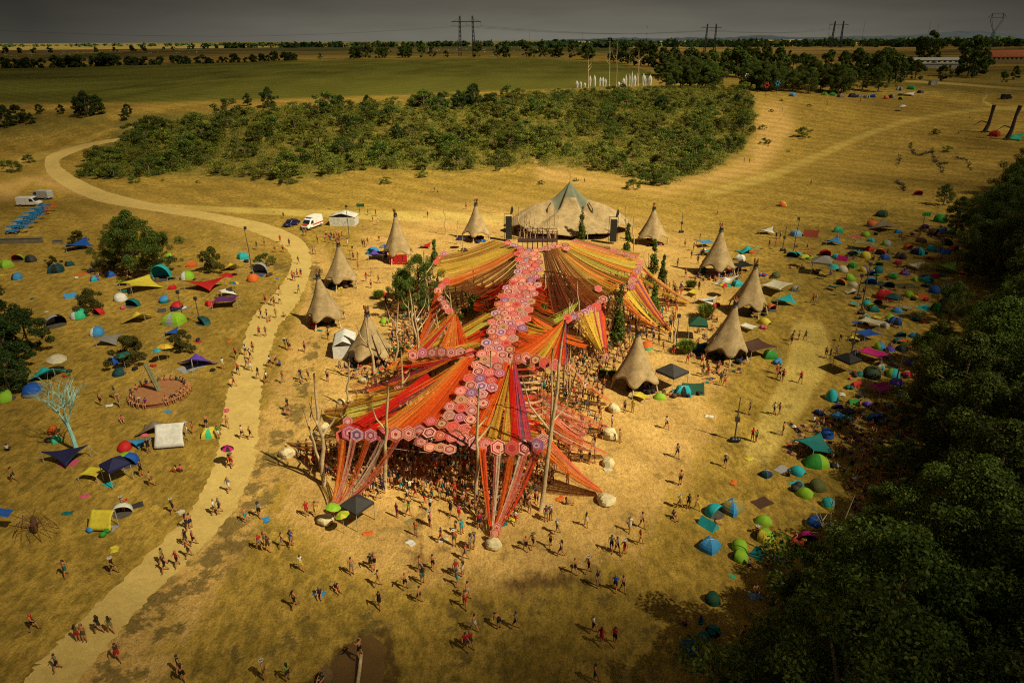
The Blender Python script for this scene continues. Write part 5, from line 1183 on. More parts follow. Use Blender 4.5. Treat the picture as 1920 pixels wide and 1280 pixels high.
def person(px, py, pose=None, top=None, bot=None, hair=None, rz=None, grp=None, look=None, base=None, z=0.0, place=True):
    rg = random.Random(int(px*13.1+py*7.7)); b = base or G(px, py); NP[0] += 1
    pose = pose or rg.choice(("walk", "walk", "walk", "stand", "stand", "carry")); top = top or (rg.choice(TOPC) if rg.random() < .38 else "bare"); bot = bot or rg.choice(BOTC)
    hair = hair or rg.choices(("short", "long", "hat", "afro"), (6, 3, 1, .4))[0]; rz = rg.uniform(0, 6.28) if rz is None else rz; s = rg.uniform(.95, 1.06)
    me, P = BOD[pose]; o = link("person", me, None, (b.x, b.y, b.z+z), (0, 0, rz), s)
    lk = look or (("bare-chested person in %s shorts" % FINE[bot]) if top == "bare" else "person in %s top and %s shorts" % (FINE[top], FINE[bot]))+" "+PW[pose]
    tag(o, lk, "person", grp or "people out on the grass and road", place)
    for i, mt in ((0, SKIN), (1, SKIN if top == "bare" else C(top)), (2, C(bot)), (4, SKIN if top == "bare" or rg.random() < .4 else C(top)), (5, SHOE)):
        o.material_slots[i].link = 'OBJECT'; o.material_slots[i].material = mt
    h = link("hat" if hair == "hat" else "hair", HM[hair], o, P["hed"], (PI/2*.9, 0, 0) if pose == "lie" else (.9, 0, 0) if pose == "bend" else (0, 0, 0))
    if hair == "hat": setm(h, [C(rg.choice(("cream", "white", "khaki")))])
    elif rg.random() < .3: setm(h, [plain("hair_fair", (.22, .13, .05), .8)])
    return o
S = """27,902 65,1182w.red.black 148,1202 160,1202 188,1187w.black.dgrey 210,1187w.olive.khaki 110,1257w.grey.black 223,1238w.brown.red 338,1262s.black 345,1278w.bare.black 125,1080w.bare.teal 214,1075w.black.dgrey 326,962w.olive.black 404,965w.white.grey 413,962w.grey.black 352,992 359,990 350,1022w.black 364,1022w.red.black 307,1057w.khaki 311,1072w.black.black 334,1062w.red.black 355,1045w.orange 462,978s.bare.cyan 487,970w
430,922w.grey.white 427,802w.bare.khaki 455,822w.white.black 470,822w.bare.black 266,892s.black.black.long 285,910w.bare.olive 330,884t.yellow 340,884t.pink 352,815w.bare.white 362,812s.black 388,802s.bare.black 410,822s.green.white 190,760s.bare.black 217,747s.dgreen 226,762w.bare.grey 229,790t.pink.grey 15,845t.white 233,958c.bare.grey.hat 487,1030w.red.grey 498,1022s 504,1034w.dgrey 530,1026w.bare.grey 547,1024w.blue.grey 419,692s.white.cream 443,672w.red 447,702w.red.black
440,725w.bare.red 470,674w.white 461,666s.white 463,690w.navy.grey 470,695w.bare.white 475,660w 532,410w.black.black 526,455s.red 543,462s 531,473s.orange 516,473s 496,461s 482,468s.black 560,495w.red 549,525w 553,527s 558,520w 565,521w.navy 561,551w.grey 525,553w.red.cream 498,570s.red 510,571w 515,574w 525,570w.white 490,596w 501,598c 506,602t 518,596w 532,594t 487,631w.red 499,630w 535,653w 541,656w 545,657w 572,660w.pink 507,688w.white 518,683w 525,686t.blue 485,711w.black 501,718w 531,718w.orange.grey.hat 564,713w.navy 567,718w 579,713w 615,715s.cream
587,476s 592,477s.white 596,455s 569,442s 574,442s 612,446s 617,450s 622,447s 627,452s 632,447s 637,451s 642,448s 620,456s 630,458s 610,454s 652,462s.white.white 661,471w.yellow 680,462s 684,463s 690,459w 711,452s.yellow 699,416s 709,423w.cream.cream 657,486s 663,488s.red 671,488s 672,506s 697,518w 687,528s.red 696,540s 710,531w 616,637w 637,688t 647,691t 667,711b 540,770w.black.violet 535,778t
1249,804w.cream 1269,858w.grey.black 1359,875w.khaki.black.hat 1275,909s.bare.black 1274,952w.yellow 1290,953s.black.black 1306,955w.bare.yellow 1180,996w.white.white 1203,989w.bare 1200,1020w.red.yellow 1146,1033w.grey 1156,1037w.grey 1170,1041w.red.red.hat 1099,987w.yellow.white 1044,1000w.white 1032,1026w.bare.black 1052,1042w.bare.black 986,1033w.bare.black 999,1028w.bare.black.hat 966,983w.white.red 1024,977s.violet 1032,975s.white.grey.hat 985,946w.grey 995,927s.bare.olive
1064,908s.black.white 1105,869s 1115,868s.bare.black 1091,800s.navy.black 1147,803s.white 1171,773s.grey 1186,773s.yellow.yellow 1162,829s 1076,845s 1060,836t 1404,777s.black.black 1450,778w 1460,778w.bare.grey 1467,816s.bare.black 1410,826s.red.red 1417,829s.green.black 1312,451s 1455,448s.grey.black.hat 1462,448s.white 1442,463s.grey 1454,461s.red.pink 1513,469w.orange 1523,568w.red 1529,569w.cream.white 1483,646w 1486,640s 1497,638s 1509,638w.olive 1575,641b.bare.black 1548,669s 1556,673s.black.teal 1568,668s
1500,718w 1456,701s 1460,711w 1467,714w.red 1316,684w.bare.red 1317,706s 1327,704s.bare.red 1289,681w.bare.red 1351,718s.grey 1358,724w.bare.red 1347,697w.pink 1344,699s 1325,688b 660,1076s.bare.grey 703,1064w.bare.black 696,1067w.black.black 710,1099w.bare.yellow 712,1139w.black.black 760,1104d.bare.black 788,1071w.orange.grey 793,1094s 787,1128w 812,1068w.bare.black 855,1080s.red.grey.afro 868,1079s.black.white.afro 857,1097w.grey.cyan 877,1121w.bare.cream 872,1139w 890,1184w.bare.white 873,1218w.red 882,1214w.red
936,1178b.bare.black 967,1178w.grey.black 1077,1076w.bare.black 1103,1074w.bare.black 1153,1108w.blue.black 1167,1109w.bare.black 1112,1186w.white.black 1127,1209w.red.red 1152,1209w.red.black 1115,1279w.bare.dgreen 565,1069w.white.yellow 553,1139w.bare.black 780,1004s.orange.khaki 827,1016w.black 852,1023s.orange.olive.hat 873,1049w.red.grey 882,1031s.grey.grey 889,1028s.violet 807,986s.pink 576,967s.red.red 592,967w.bare.yellow 745,970s.violet.violet 767,968w.green.green.long 806,985s.white 807,958w.white.black
796,946w 794,917s.white 780,935w 765,941w.cream 845,966w.black.black 861,973w.pink 899,990s 912,978w 870,946w.cream 680,931s 689,930s.bare.black 710,936w.grey 697,903s.dgreen.grey 731,905s 547,1023s.black 600,1115t.dgrey 630,1105t.black 600,872w 612,880s 560,860t 575,868w 585,886w.bare 640,905s.navy 648,893s.teal 1062,945t 855,1005s.bare.yellow 866,1000s.cyan.cyan 1520,347s.white.black 1345,402t.dgrey.black 1395,305s 1405,306s.pink 1467,208s.white 1552,196t 1550,192s 1613,192s 1814,200s 1440,275t 1741,262t.black 1797,250t.red 1818,222t 1857,262s 1690,206s.black.black
497,1272s.bare 541,1276s.lime.dgrey 605,1276t 1120,1100s 874,392s 820,361t 815,360s 1096,344s 705,405s.black 690,403s 802,408w.black 1437,1060t.teal 1446,1064t 1416,1110t 1340,985t 1420,1000t 1490,1010t 1405,1060t.grey 1395,1188t 1284,1173t 1313,1170t.blue 1478,893t.black.black 1498,1280s 1262,970t.black 1255,640s 1243,660w 1262,665s 1235,645s 1225,640s 1180,660s 1190,655s.cream 1300,470s 1296,485s 1308,495s.black 1284,463s 1318,480s 1270,500s 1285,520s 1303,530w 1310,545s 1278,545w 1330,600t 1335,595t"""
PC = dict(w="walk", s="stand", t="sit", c="carry", b="bend", d="dance")
def np_(q): return None if q in ("", None) else q
for tok in S.split():
    xy, _, rest_ = tok.partition("."); xs, ys = xy.split(","); pz = None
    if ys[-1].isalpha(): pz = PC[ys[-1]]; ys = ys[:-1]
    at = rest_.split(".") if rest_ else []
    person(float(xs), float(ys), pz, at[0] if at else None, at[1] if len(at) > 1 and at[1] in PAL else None, at[2] if len(at) > 2 else ("hat" if "hat" in at else "afro" if "afro" in at else None))
# people on the round bench
# ------------------------------------------------------------------ round bench with leaning mast
bb = G(300, 741); rb = 52*mpp(bb)
o = thing("round_bench", "round wooden bench platform with a leaning mast at its centre", "bench", bb, place=False); WD = plain("red_brown_wood", (.30, .125, .045), .8, .3, 6); m = MB()
m.tube([(0, 0, 0), (0, 0, .50)], [rb*.96, rb*.96], 48); link("wall", m.mesh("w", plain("slat_wood", (.22, .08, .03), .8, .45, 14)), o)
m = MB(); m.tube([(0, 0, .50), (0, 0, .58)], [rb, rb], 48); link("seat", m.mesh("seat", WD), o)
m = MB(); m.tube([(-.1, .3, .3), (-.9, .0, at_h(bb, 682))], [.36, .30], 4); link("mast", m.mesh("mast", plain("grey_green_post", (.17, .17, .08), .8, .3)), o)
for a in (2.4, 3.2, .2, 5.8): m = MB(); m.tube([(-.85, .05, at_h(bb, 686)), (rb*.8*math.cos(a), rb*.8*math.sin(a), .58)], .015, 3); link("stay", m.mesh("stay", DK), o)
for k in range(26):
    a = 2*PI*k/26+.07; 
    if 4.75 < a < 5.25: continue
    r_ = rb*.90; q = bb+Vector((r_*math.cos(a), r_*math.sin(a), 0)); person(300+k, 700+k, "bench", rz=a+PI/2, grp="people sitting on the round bench", base=q, z=.05, place=False, look="person sitting on the rim of the round wooden bench")
# ------------------------------------------------------------------ the crowd beneath the canopy
CR = [[(560,850),(640,842),(1010,858),(1040,900),(1000,960),(920,1000),(880,960),(780,925),(700,925),(600,890)],[(800,560),(1060,520),(1140,640),(1130,760),(1010,860),(640,860),(640,800),(700,700)],[(1090,600),(1160,520),(1280,545),(1260,620),(1200,650),(1150,700),(1060,700)],[(720,560),(820,520),(830,600),(790,690),(730,660)],[(1015,700),(1120,720),(1130,830),(1060,900),(1010,860)]]
cid = 0; stuffp = []
for ci, (poly, n, sp) in enumerate(zip(CR, (330, 700, 260, 110, 90), (.72, 1.0, .95, .95, 1.2))):
    for p in scatter(poly, n, sp, 0, 60+ci, 60):
        v = p-CAM; X = CX+F*v.dot(cr)/v.dot(fw); Y = CY-F*v.dot(cu)/v.dot(fw)
        cid += 1; stuffp.append((Y, X, p, ci))
stuffp.sort(key=lambda t: -t[0]); ind = [t for t in stuffp if t[0] > 862][:max(0, 300-NP[0])]; rest_p = [t for t in stuffp if t not in ind]
for Y, X, p, ci in ind: person(X, Y, R.choice(("dance", "stand", "walk", "arms", "dance")), grp="dancers in the crowd at the front of the canopy", base=p, place=False, look="person dancing in the dense crowd at the front of the canopy", rz=PI+R.uniform(-.8, .8))
# sunbathers along the shaded edge, one mass
SUNP = []
for poly, n in (([(1600,540),(1700,540),(1700,780),(1600,700)], 34), ([(1470,460),(1700,470),(1700,540),(1480,520)], 44), ([(1300,600),(1350,590),(1360,690),(1290,680)], 16), ([(1680,430),(1790,420),(1790,450),(1680,450)], 24), ([(1480,800),(1600,760),(1700,760),(1720,860),(1660,960),(1620,1060),(1560,1060),(1600,960),(1590,880),(1480,850)], 150), ([(1640,440),(1790,420),(1800,500),(1760,500),(1700,460)], 22), ([(160,495),(300,515),(300,530),(160,515)], 26), ([(1240,730),(1300,740),(1330,690),(1400,680),(1400,690),(1250,750)], 22), ([(1300,510),(1400,500),(1400,525),(1300,530)], 30), ([(640,690),(720,690),(720,705),(640,705)], 14)):
    SUNP += scatter(poly, n, 1.0, 0, n, 60)
skin_l = sl((178, 118, 74)); m = MB(); rg = random.Random(5)
LOWV = {}
def low(pose):
    P = skel(pose); mm = []
    T_ = lambda a, b, r0, r1, s: mm.append((P[a], P[b], r0, r1, s))
    T_("pel","che",.14,.17,1); T_("che","nek",.17,.06,1); T_("nek","top",.08,.09,0); T_("ls","le",.06,.05,4); T_("rs","re",.06,.05,4); T_("le","lh",.05,.035,0); T_("re","rh",.05,.035,0)
    T_("lhp","lk",.10,.07,2); T_("rhp","rk",.10,.07,2); T_("lk","la",.065,.045,0); T_("rk","ra",.065,.045,0); T_("hed","top",.10,.09,6); return mm
for p_ in ("stand", "dance", "walk", "sit", "lie", "arms"): LOWV[p_] = low(p_)
def add_low(p, pose):
    rz = rg.uniform(0, 6.28); ca, sa = math.cos(rz), math.sin(rz); bare = rg.random() < .76; tc_ = sl(PAL[rg.choice(TOPC)]); bc = sl(PAL[rg.choice(BOTC)]); hc = rg.choice(((.03,.018,.01), (.03,.018,.01), (.18,.11,.05))); k = rg.uniform(.75, 1.2); sk = tuple(c*k for c in skin_l)
    for a, b, r0, r1, s in LOWV[pose]:
        m.col = sk if s == 0 or (s in (1, 4) and bare) else tc_ if s in (1, 4) else bc if s == 2 else hc
        f = lambda q: (p.x+q[0]*ca-q[1]*sa, p.y+q[0]*sa+q[1]*ca, p.z+q[2]); m.tube([f(a), f(b)], [r0, r1], 5, cap=(s == 6))
for t in rest_p: add_low(t[2], rg.choice(("stand", "dance", "walk", "dance", "arms")))
def vcm(name):
    t = NT(name); a = t.N("ShaderNodeAttribute", attribute_name="Col"); t.base(a.outputs["Color"]); t.rough(.8); return t.m
VC = vcm("crowd_colours")
o = link("crowd", m.mesh("crowd", VC)); o["kind"] = "stuff"; o["label"] = "dense crowd of dancers under the ribbon canopy"; o["category"] = "crowd"
m = MB()
for p in SUNP: add_low(p, rg.choice(("sit", "lie", "lie", "sit")))
o = link("resting_crowd", m.mesh("rest", VC)); o["kind"] = "stuff"; o["label"] = "people sitting and lying in the shade of trees and shelters"; o["category"] = "crowd"
for (x, y, col) in ((1700,800,1),): pass
# ------------------------------------------------------------------ painted tree
def blue_tree():
    b = G(145, 846); H = at_h(b, 700); o = thing("painted_tree", "bare leafless tree painted pale turquoise, standing among tents", "tree", b, 0, None, False); rg = random.Random(4); mt = plain("turquoise_paint", (.30, .56, .52), .7, .2, 2)
    m = MB(); m.tube([(0, 0, -.2), (-.05, 0, H*.2), (-.2, 0, H*.42)], [.26, .2, .16], 8)
    def grow(p, d, L, r, k):
        q = p+d*L*.5; e = q+(d+Vector((0, 0, -.12*(4-k)*.4+.05)))*L*.5; m.tube([p, q, e], [r, r*.75, r*.5], 5 if k > 1 else 3)
        if k == 0: return
        for j in range(3):
            a = rg.uniform(0, 6.28); nd = (d*1.1+Vector((math.cos(a), math.sin(a), rg.uniform(-.1, .45)))*.75).normalized(); s = rg.uniform(.4, 1); grow(p.lerp(e, s), nd, L*rg.uniform(.62, .85), r*.55, k-1)
    for a in (2.8, .3, 1.9, 3.9, 5.2): d = Vector((math.cos(a)*.45, math.sin(a)*.3, 1)).normalized(); grow(Vector((-.15, 0, H*rg.uniform(.25, .42))), d, H*.27, .11, 3)
    link("trunk", m.mesh("bare_tree", mt), o)
blue_tree()
def bare(px, py, ty, look, mt, n=5, spread=.6, seed=1, name="dead_tree"):
    b = G(px, py); H = at_h(b, ty); o = link(name, None); rg = random.Random(seed); m = MB()
    m.tube([(0, 0, -.2), (.1, 0, H*.3)], [H*.03, H*.025], 6)
    for k in range(n):
        a = rg.uniform(0, 6.28); p = Vector((.1, 0, H*.25)); d = Vector((math.cos(a)*spread, math.sin(a)*spread*.6, 1)).normalized(); q = p+d*H*.4; e = q+(d+Vector((rg.uniform(-.4, .4), 0, .1)))*H*.32; m.tube([p, q, e], [H*.018, H*.011, H*.003], 5)
        for j in range(4): s = p.lerp(e, rg.uniform(.4, .9)); m.tube([s, s+Vector((rg.uniform(-1, 1), rg.uniform(-.5, .5), rg.uniform(.1, .9)))*H*.16], [H*.007, H*.002], 3)
    bpy.data.objects.remove(o); o = link(name, m.mesh(name, mt), None, b); tag(o, look, "tree", None, False)
PALE = plain("pale_deadwood", (.30, .26, .18), .9)
bare(1560, 1085, 945, "bare pale dead branches sticking out of the dark wood", PALE, 6, .5, 2); bare(355, 285, 248, "thin white dead trunk among the bank bushes", PALE, 2, .2, 3)
# insect-like scrap sculpture
b = G(68, 1000); o = thing("scrap_sculpture", "spiky insect-like scrap sculpture with long thin legs", "sculpture", b, 0, None, False); m = MB(); rg = random.Random(8); RU = plain("rust_iron", (.11, .045, .02), .8)
m.tube([(0, 0, .3), (.1, 0, 1.0), (.2, 0, 1.9)], [.2, .3, .12], 7); link("body", m.mesh("b", RU), o)
for k in range(14):
    m = MB(); a = k*2*PI/14; m.tube([(0, 0, .8), (1.1*math.cos(a), .9*math.sin(a), 1.2+.5*rg.random()), (1.9*math.cos(a), 1.5*math.sin(a), 0)], .03, 4); link("leg", m.mesh("l", RU), o)
for sx in (-1, 1): m = MB(); m.tube([(.2, 0, 1.9), (.2+sx*.5, 0, 2.8), (.2+sx*.9, .1, 2.4)], .025, 4); link("antenna", m.mesh("a", RU), o)
m = MB(); m.tube([(0, 0, 1.2), (-2.4, .4, 2.0)], .04, 4); link("arm", m.mesh("a", RU), o); q = link("cloth", PROT["flat"][0], o, (-2.6, .4, 2.0), (.3, .2, 0), (1.3, 1.1, 1)); setm(q, [C("blue")])
# log with person in the puddle, stump and bin
b = G(680, 1262); m = MB(); m.tube([(0, -2.6, .15), (-.2, 0, .28), (-.3, 1.2, .45)], [.14, .13, .12], 8); o = link("log", m.mesh("log", POLEM, True), None, b); tag(o, "pale log lying in the muddy puddle", "log", None, False)
person(678, 1245, "dance", "bare", "black", base=G(677, 1240)+Vector((0, 0, .5)), look="bare-chested person in black shorts balancing on the log in the puddle", place=False)
b = G(611, 1270); m = MB(); m.tube([(0, 0, 0), (0, 0, .42)], [.48, .45], 14); o = link("tree_stump", m.mesh("stump", plain("stump_wood", (.16, .09, .035), .9, .4, 5)), None, b); tag(o, "round wooden stump beside the muddy puddle", "stump", None, False)
# ------------------------------------------------------------------ vehicles
def paint(n, c): return plain("paint_"+n, c, .35, .05, 1)
GLS = plain("dark_glass", (.012, .014, .016), .12, .1, 1); TYR = plain("tyre", (.015, .015, .015), .9); RIM = plain("rim", (.35, .35, .35), .4, metal=.6)
def wheel(o, x, y, r):
    m = MB(); m.tube([(x, y-.11, r), (x, y+.11, r)], [r, r], 16); w_ = link("wheel", m.mesh("tyre", TYR), o); m = MB(); m.tube([(x, y-.125, r), (x, y+.125, r)], [r*.55, r*.55], 10); link("rim", m.mesh("rim", RIM), w_)
def vehicle(px, py, rz, kind, col, look):
    b = G(px, py); van = kind in ("van", "ambulance"); L, W, H = (5.9, 2.0, 2.45) if van else (4.1, 1.72, 1.42); o = thing("parked_"+kind, look, kind, b, rz, None, False); pm = paint(col, sl(PAL[col]))
    if van: prof = [(-L/2, .45), (L/2-.15, .45), (L/2, .75), (L/2-.05, 1.1), (L/2-.85, 1.35), (L/2-1.45, 2.2), (L/2-1.9, H), (-L/2+.1, H), (-L/2, H-.2)]
    else: prof = [(-L/2, .35), (L/2, .35), (L/2, .75), (L/2-.9, .92), (L/2-1.6, H), (-L/2+.9, H), (-L/2+.3, .98), (-L/2, .92)]
    m = MB(); m.extrude(prof, -W/2, W/2); bo = link("body", m.mesh("body", pm), o); bv = bo.modifiers.new("Bevel", 'BEVEL'); bv.width = .09; bv.segments = 3
    if van:
        m = MB(); m.add([(L/2-.80, -W/2+.15, 1.42), (L/2-.80, W/2-.15, 1.42), (L/2-1.40, W/2-.2, 2.18), (L/2-1.40, -W/2+.2, 2.18)], [(0, 1, 2, 3)]); g = link("windscreen", m.mesh("ws", GLS), o, (.04, 0, .03)); solid(g, .02)
        for sy in (-1, 1): m = MB(); y = sy*(W/2+.006); m.add([(L/2-2.3, y, 1.3), (L/2-1.15, y, 1.3), (L/2-1.55, y, 2.05), (L/2-2.3, y, 2.05)], [(0, 1, 2, 3)]); g = link("window", m.mesh("wd", GLS), o); solid(g, .012, 0)
        for sy in (-1, 1): m = MB(); m.box((-.4, sy*(W/2+.01), 1.3), (.03, .02, 1.6)); link("door_seam", m.mesh("seam", DK), o)
    else:
        m = MB(); m.extrude([(L/2-.98, .95), (L/2-1.62, H-.06), (-L/2+.92, H-.06), (-L/2+.42, .98)], -W/2-.006, W/2+.006); link("window", m.mesh("wd", GLS), o)
        m = MB(); m.add([(L/2-.92, -W/2+.12, .97), (L/2-.92, W/2-.12, .97), (L/2-1.56, W/2-.2, H-.04), (L/2-1.56, -W/2+.2, H-.04)], [(0, 1, 2, 3)]); g = link("windscreen", m.mesh("ws", GLS), o, (.03, 0, .02)); solid(g, .02)
    for x in (-L/2+1.0, L/2-.95):
        for y in (-W/2+.08, W/2-.08): wheel(o, x, y, .35 if van else .31)
    for sy in (-1, 1): m = MB(); m.box((L/2-.06, sy*(W/2-.3), .85 if van else .66), (.12, .3, .2)); link("headlight", m.mesh("hl", plain("lamp_glass", (.6, .6, .55), .2)), o)
    m = MB(); m.box((L/2+.02, 0, .5 if van else .42), (.1, W*.9, .22)); link("bumper", m.mesh("bu", DK), o)
    if kind == "ambulance":
        rd = paint("ambulance_red", (.55, .02, .02))
        for sy in (-1, 1): m = MB(); m.box((-.9, sy*(W/2+.015), 1.05), (4.0, .02, .28)); link("stripe", m.mesh("st", rd), o)
        m = MB(); m.box((L/2-.45, 0, 1.26), (.85, 1.5, .06), 0); link("bonnet", m.mesh("bn", rd), o, (0, 0, .03)); m = MB(); m.box((-.9, 0, H+.12), (3.6, 2.06, .35)); link("roof_box", m.mesh("rb", pm), o)
        m = MB(); m.box((L/2-1.9, 0, H+.1), (.25, 1.4, .16)); link("light_bar", m.mesh("lb", paint("blue_light", (.02, .06, .5))), o)
        m = MB(); m.box((L/2-1.5, -W/2-.45, 1.2), (.08, .9, 1.1)); link("door", m.mesh("d", pm), o)
vehicle(57, 386, .0, "van", "white", "long white van parked in front of its twin by the road bend"); vehicle(80, 373, PI*.93, "van", "silver", "white van half hidden behind the other van")
vehicle(586, 427, -PI*.62, "ambulance", "white", "white ambulance with red stripes and an open door"); vehicle(547, 423, -PI*.66, "car", "navy", "small dark blue car parked left of the ambulance")
vehicle(1886, 186, .3, "van", "black", "black van parked at the fork of the far track")
def lift(px, py, look, oc=False):
    b = G(px, py); o = thing("boom_lift", look, "boom lift", b, .25, "blue boom lifts parked in a row", False); BL = paint("lift_blue", (.02, .20, .48)); m = MB(); m.box((0, 0, .75), (2.4, 1.3, .45)); link("chassis", m.mesh("c", BL), o)
    for x in (-.85, .85):
        for y in (-.62, .62): wheel(o, x, y, .38)
    m = MB(); m.box((-.6, 0, 1.25), (1.1, 1.1, .6)); link("counterweight", m.mesh("cw", plain("lift_grey", (.33, .31, .22), .6)), o)
    m = MB(); m.tube([(-1.1, 0, 1.7), (2.4, 0, 1.95)], .17, 4); m.tube([(-1.0, 0, 1.35), (2.2, 0, 1.6)], .13, 4); link("boom", m.mesh("bm", BL), o)
    m = MB(); q = paint("lift_orange", (.62, .14, .02)) if oc else BL
    for z in (1.2, 1.7, 2.2): m.tube([(2.4, -.6, z), (3.3, -.6, z), (3.3, .6, z), (2.4, .6, z), (2.4, -.6, z)], .04, 4)
    for x, y in ((2.4, -.6), (3.3, -.6), (3.3, .6), (2.4, .6)): m.tube([(x, y, 1.2), (x, y, 2.2)], .04, 4)
    m.box((2.85, 0, 1.18), (.95, 1.2, .06)); link("basket", m.mesh("bk", q), o)
for i, (x, y) in enumerate(((25,438),(35,429),(46,420),(58,412),(68,404),(80,398))): lift(x, y, "blue boom lift, number %d from the near end of the parked row" % (i+1), i > 3)
# ------------------------------------------------------------------ far things
LAT = plain("lattice_steel", (.055, .058, .055), .6)
def lattice(m, a, b, w0, w1, n=9, r=.12):
    a, b = Vector(a), Vector(b); c = []
    for k in range(n+1):
        p = a.lerp(b, k/n); w_ = w0+(w1-w0)*k/n; c.append([p+Vector((sx*w_/2, sy*w_/2, 0)) for sx, sy in ((-1,-1),(1,-1),(1,1),(-1,1))])
    for j in range(4): m.tube([q[j] for q in c], r, 4)
    for k in range(n):
        for j in range(4): m.tube([c[k][j], c[k+1][(j+1) % 4]], r*.6, 3)
def hpylon(px, by, ty, look):
    b = G(px, by); H = at_h(b, ty); o = thing("pylon", look, "pylon", b, 0, "high-voltage pylons", False); s = H/30; d = 6.0*s
    for sx in (-1, 1): m = MB(); lattice(m, (sx*d*.95, 0, 0), (sx*d*.85, 0, H), 2.2*s, .8*s, 9, .30*s); link("tower_leg", m.mesh("tl", LAT), o)
    m = MB(); lattice(m, (-d*1.9, 0, H*.86), (d*1.9, 0, H*.86), 1.0*s, 1.0*s, 10, .26*s)
    for sx in (-1, 1): m.tube([(sx*d*1.9, 0, H*.86), (sx*d, 0, H*.92)], .1*s, 3); m.tube([(sx*d*1.9, 0, H*.86), (sx*d*1.9, 0, H*.76)], .08*s, 3)
    m.tube([(0, 0, H*.86), (0, 0, H*.76)], .08*s, 3); link("crossarm", m.mesh("ca", LAT), o)
    return b, H, s
pys = [hpylon(876, 106, 30, "two-legged lattice pylon above the middle of the horizon"), hpylon(1330, 97, 45, "two-legged lattice pylon above the wheat field"), hpylon(1566, 90, 40, "distant two-legged pylon left of the big barn tree")]
m = MB()
for (b0, h0, s0), (b1, h1, s1) in ((pys[0], pys[1]), (pys[1], pys[2])):
    for f in (-1.9, 0, 1.9):
        A = b0+Vector((f*6*s0, 0, h0*.76)); B = b1+Vector((f*6*s1, 0, h1*.76)); m.tube([A.lerp(B, k/12)-Vector((0, 0, 9*math.sin(PI*k/12))) for k in range(13)], .16, 3)
b0, h0, s0 = pys[0]; A = b0+Vector((0, 0, h0*.76)); r_ = ray(-200, 45); B = Vector((r_.x/r_.y*900, 900, 60))
for f in (-1.9, 1.9): m.tube([A.lerp(B, k/12)-Vector((f*3, 0, 14*math.sin(PI*k/12))) for k in range(13)], .08, 3)
o = link("power_line", m.mesh("wires", LAT)); tag(o, "thin power lines sagging between the pylons", "power line", None, False)
def mast(px, by, ty, look, r=.5, stripe=False):
    b = G(px, by); H = at_h(b, ty); o = thing("mast", look, "mast", b, 0, "thin masts on the horizon", True); n = 8
    for k in range(n if stripe else 1):
        m = MB(); q = 1 if not stripe else n; m.tube([(0, 0, H*k/q), (0, 0, H*(k+1)/q)], r*.5, 5); link("mast_section", m.mesh("ms", LAT if k % 2 == 0 else plain("mast_white", (.5, .46, .42))), o)
mast(1211, 92, 42, "red and white radio mast on the wheat field", .7, True); mast(1614, 86, 38, "thin mast on the horizon", .8); mast(1550, 86, 41, "thin mast on the horizon", .8); mast(1736, 84, 42, "thin mast on the wooded horizon", .8); mast(1752, 84, 42, "thin mast on the wooded horizon", .8); mast(993, 88, 60, "thin mast on the horizon", .7); mast(1091, 88, 59, "thin mast on the horizon", .7)
b = G(1856, 90); H = at_h(b, 24); o = thing("pylon", "goblet-shaped lattice pylon at far right of the horizon", "pylon", b, 0, None, False); m = MB(); s = H/30; lattice(m, (0, 0, 0), (0, 0, H*.45), 4*s, 1.6*s, 6, .18*s)
for sx in (-1, 1): m.tube([(sx*.6*s, 0, H*.45), (sx*6*s, 0, H*.78), (sx*5*s, 0, H*.98)], .22*s, 4); m.tube([(sx*.1*s, 0, H*.45), (sx*4.6*s, 0, H*.80), (sx*5*s, 0, H*.98)], .16*s, 4)
m.tube([(-8.5*s, 0, H*.86), (-5*s, 0, H*.98), (5*s, 0, H*.98), (8.5*s, 0, H*.86)], .2*s, 4); m.tube([(-6*s, 0, H*.86), (6*s, 0, H*.86)], .16*s, 4); link("lattice_tower", m.mesh("goblet", LAT), o)
# hay bales
BM = MB(); BM.tube([(-.6, 0, .6), (.6, 0, .6)], [.62, .62], 12); BALE = BM.mesh("bale", plain("wrapped_bale", (.62, .58, .42), .7)); rg = random.Random(2)
for i in range(95):
    x, y = (rg.uniform(0, 370), None) if i < 60 else (rg.uniform(800, 1010), None); y = (rg.uniform(96, 105) if x > 60 else rg.uniform(101, 108)) - (x*.012 if i < 60 else 0) if i < 60 else rg.uniform(88, 99)
    b = G(x, y); o = link("hay_bale", BALE, None, b, (0, 0, rg.uniform(0, 3)), 1.5); tag(o, "pale wrapped hay bale on the far stubble field", "hay bale", "pale hay bales on the far fields", False)
# barns
def barn(px, py, wpx, hw, hr, dep, wall, roof, look, rz=0, nwin=18, tiers=False):
    b = G(px, py); W_ = wpx*mpp(b); o = thing("barn", look, "barn", b+Vector((0, dep/2, 0)), rz, None, False); m = MB(); m.box((0, 0, hw/2), (W_, dep, hw)); wl_ = link("wall", m.mesh("w", wall), o)
    m = MB(); x, y = W_/2+.6, dep/2+.6; m.add([(-x, -y, hw), (x, -y, hw), (x, y, hw), (-x, y, hw), (-x, 0, hr), (x, 0, hr)], [(0, 1, 5, 4), (2, 3, 4, 5), (1, 2, 5), (3, 0, 4), (3, 2, 1, 0)]); link("roof", m.mesh("r", roof), o)
    for k in range(nwin): m = MB(); m.box((-W_/2+W_*(k+.5)/nwin, -dep/2-.02, hw*.72), (W_/nwin*.45, .08, hw*.28)); link("window", m.mesh("win", GLS), wl_)
    m = MB(); m.box((W_*.2, -dep/2-.03, hw*.35), (W_*.05, .1, hw*.7)); link("door", m.mesh("door", DK), wl_)
    return o, W_
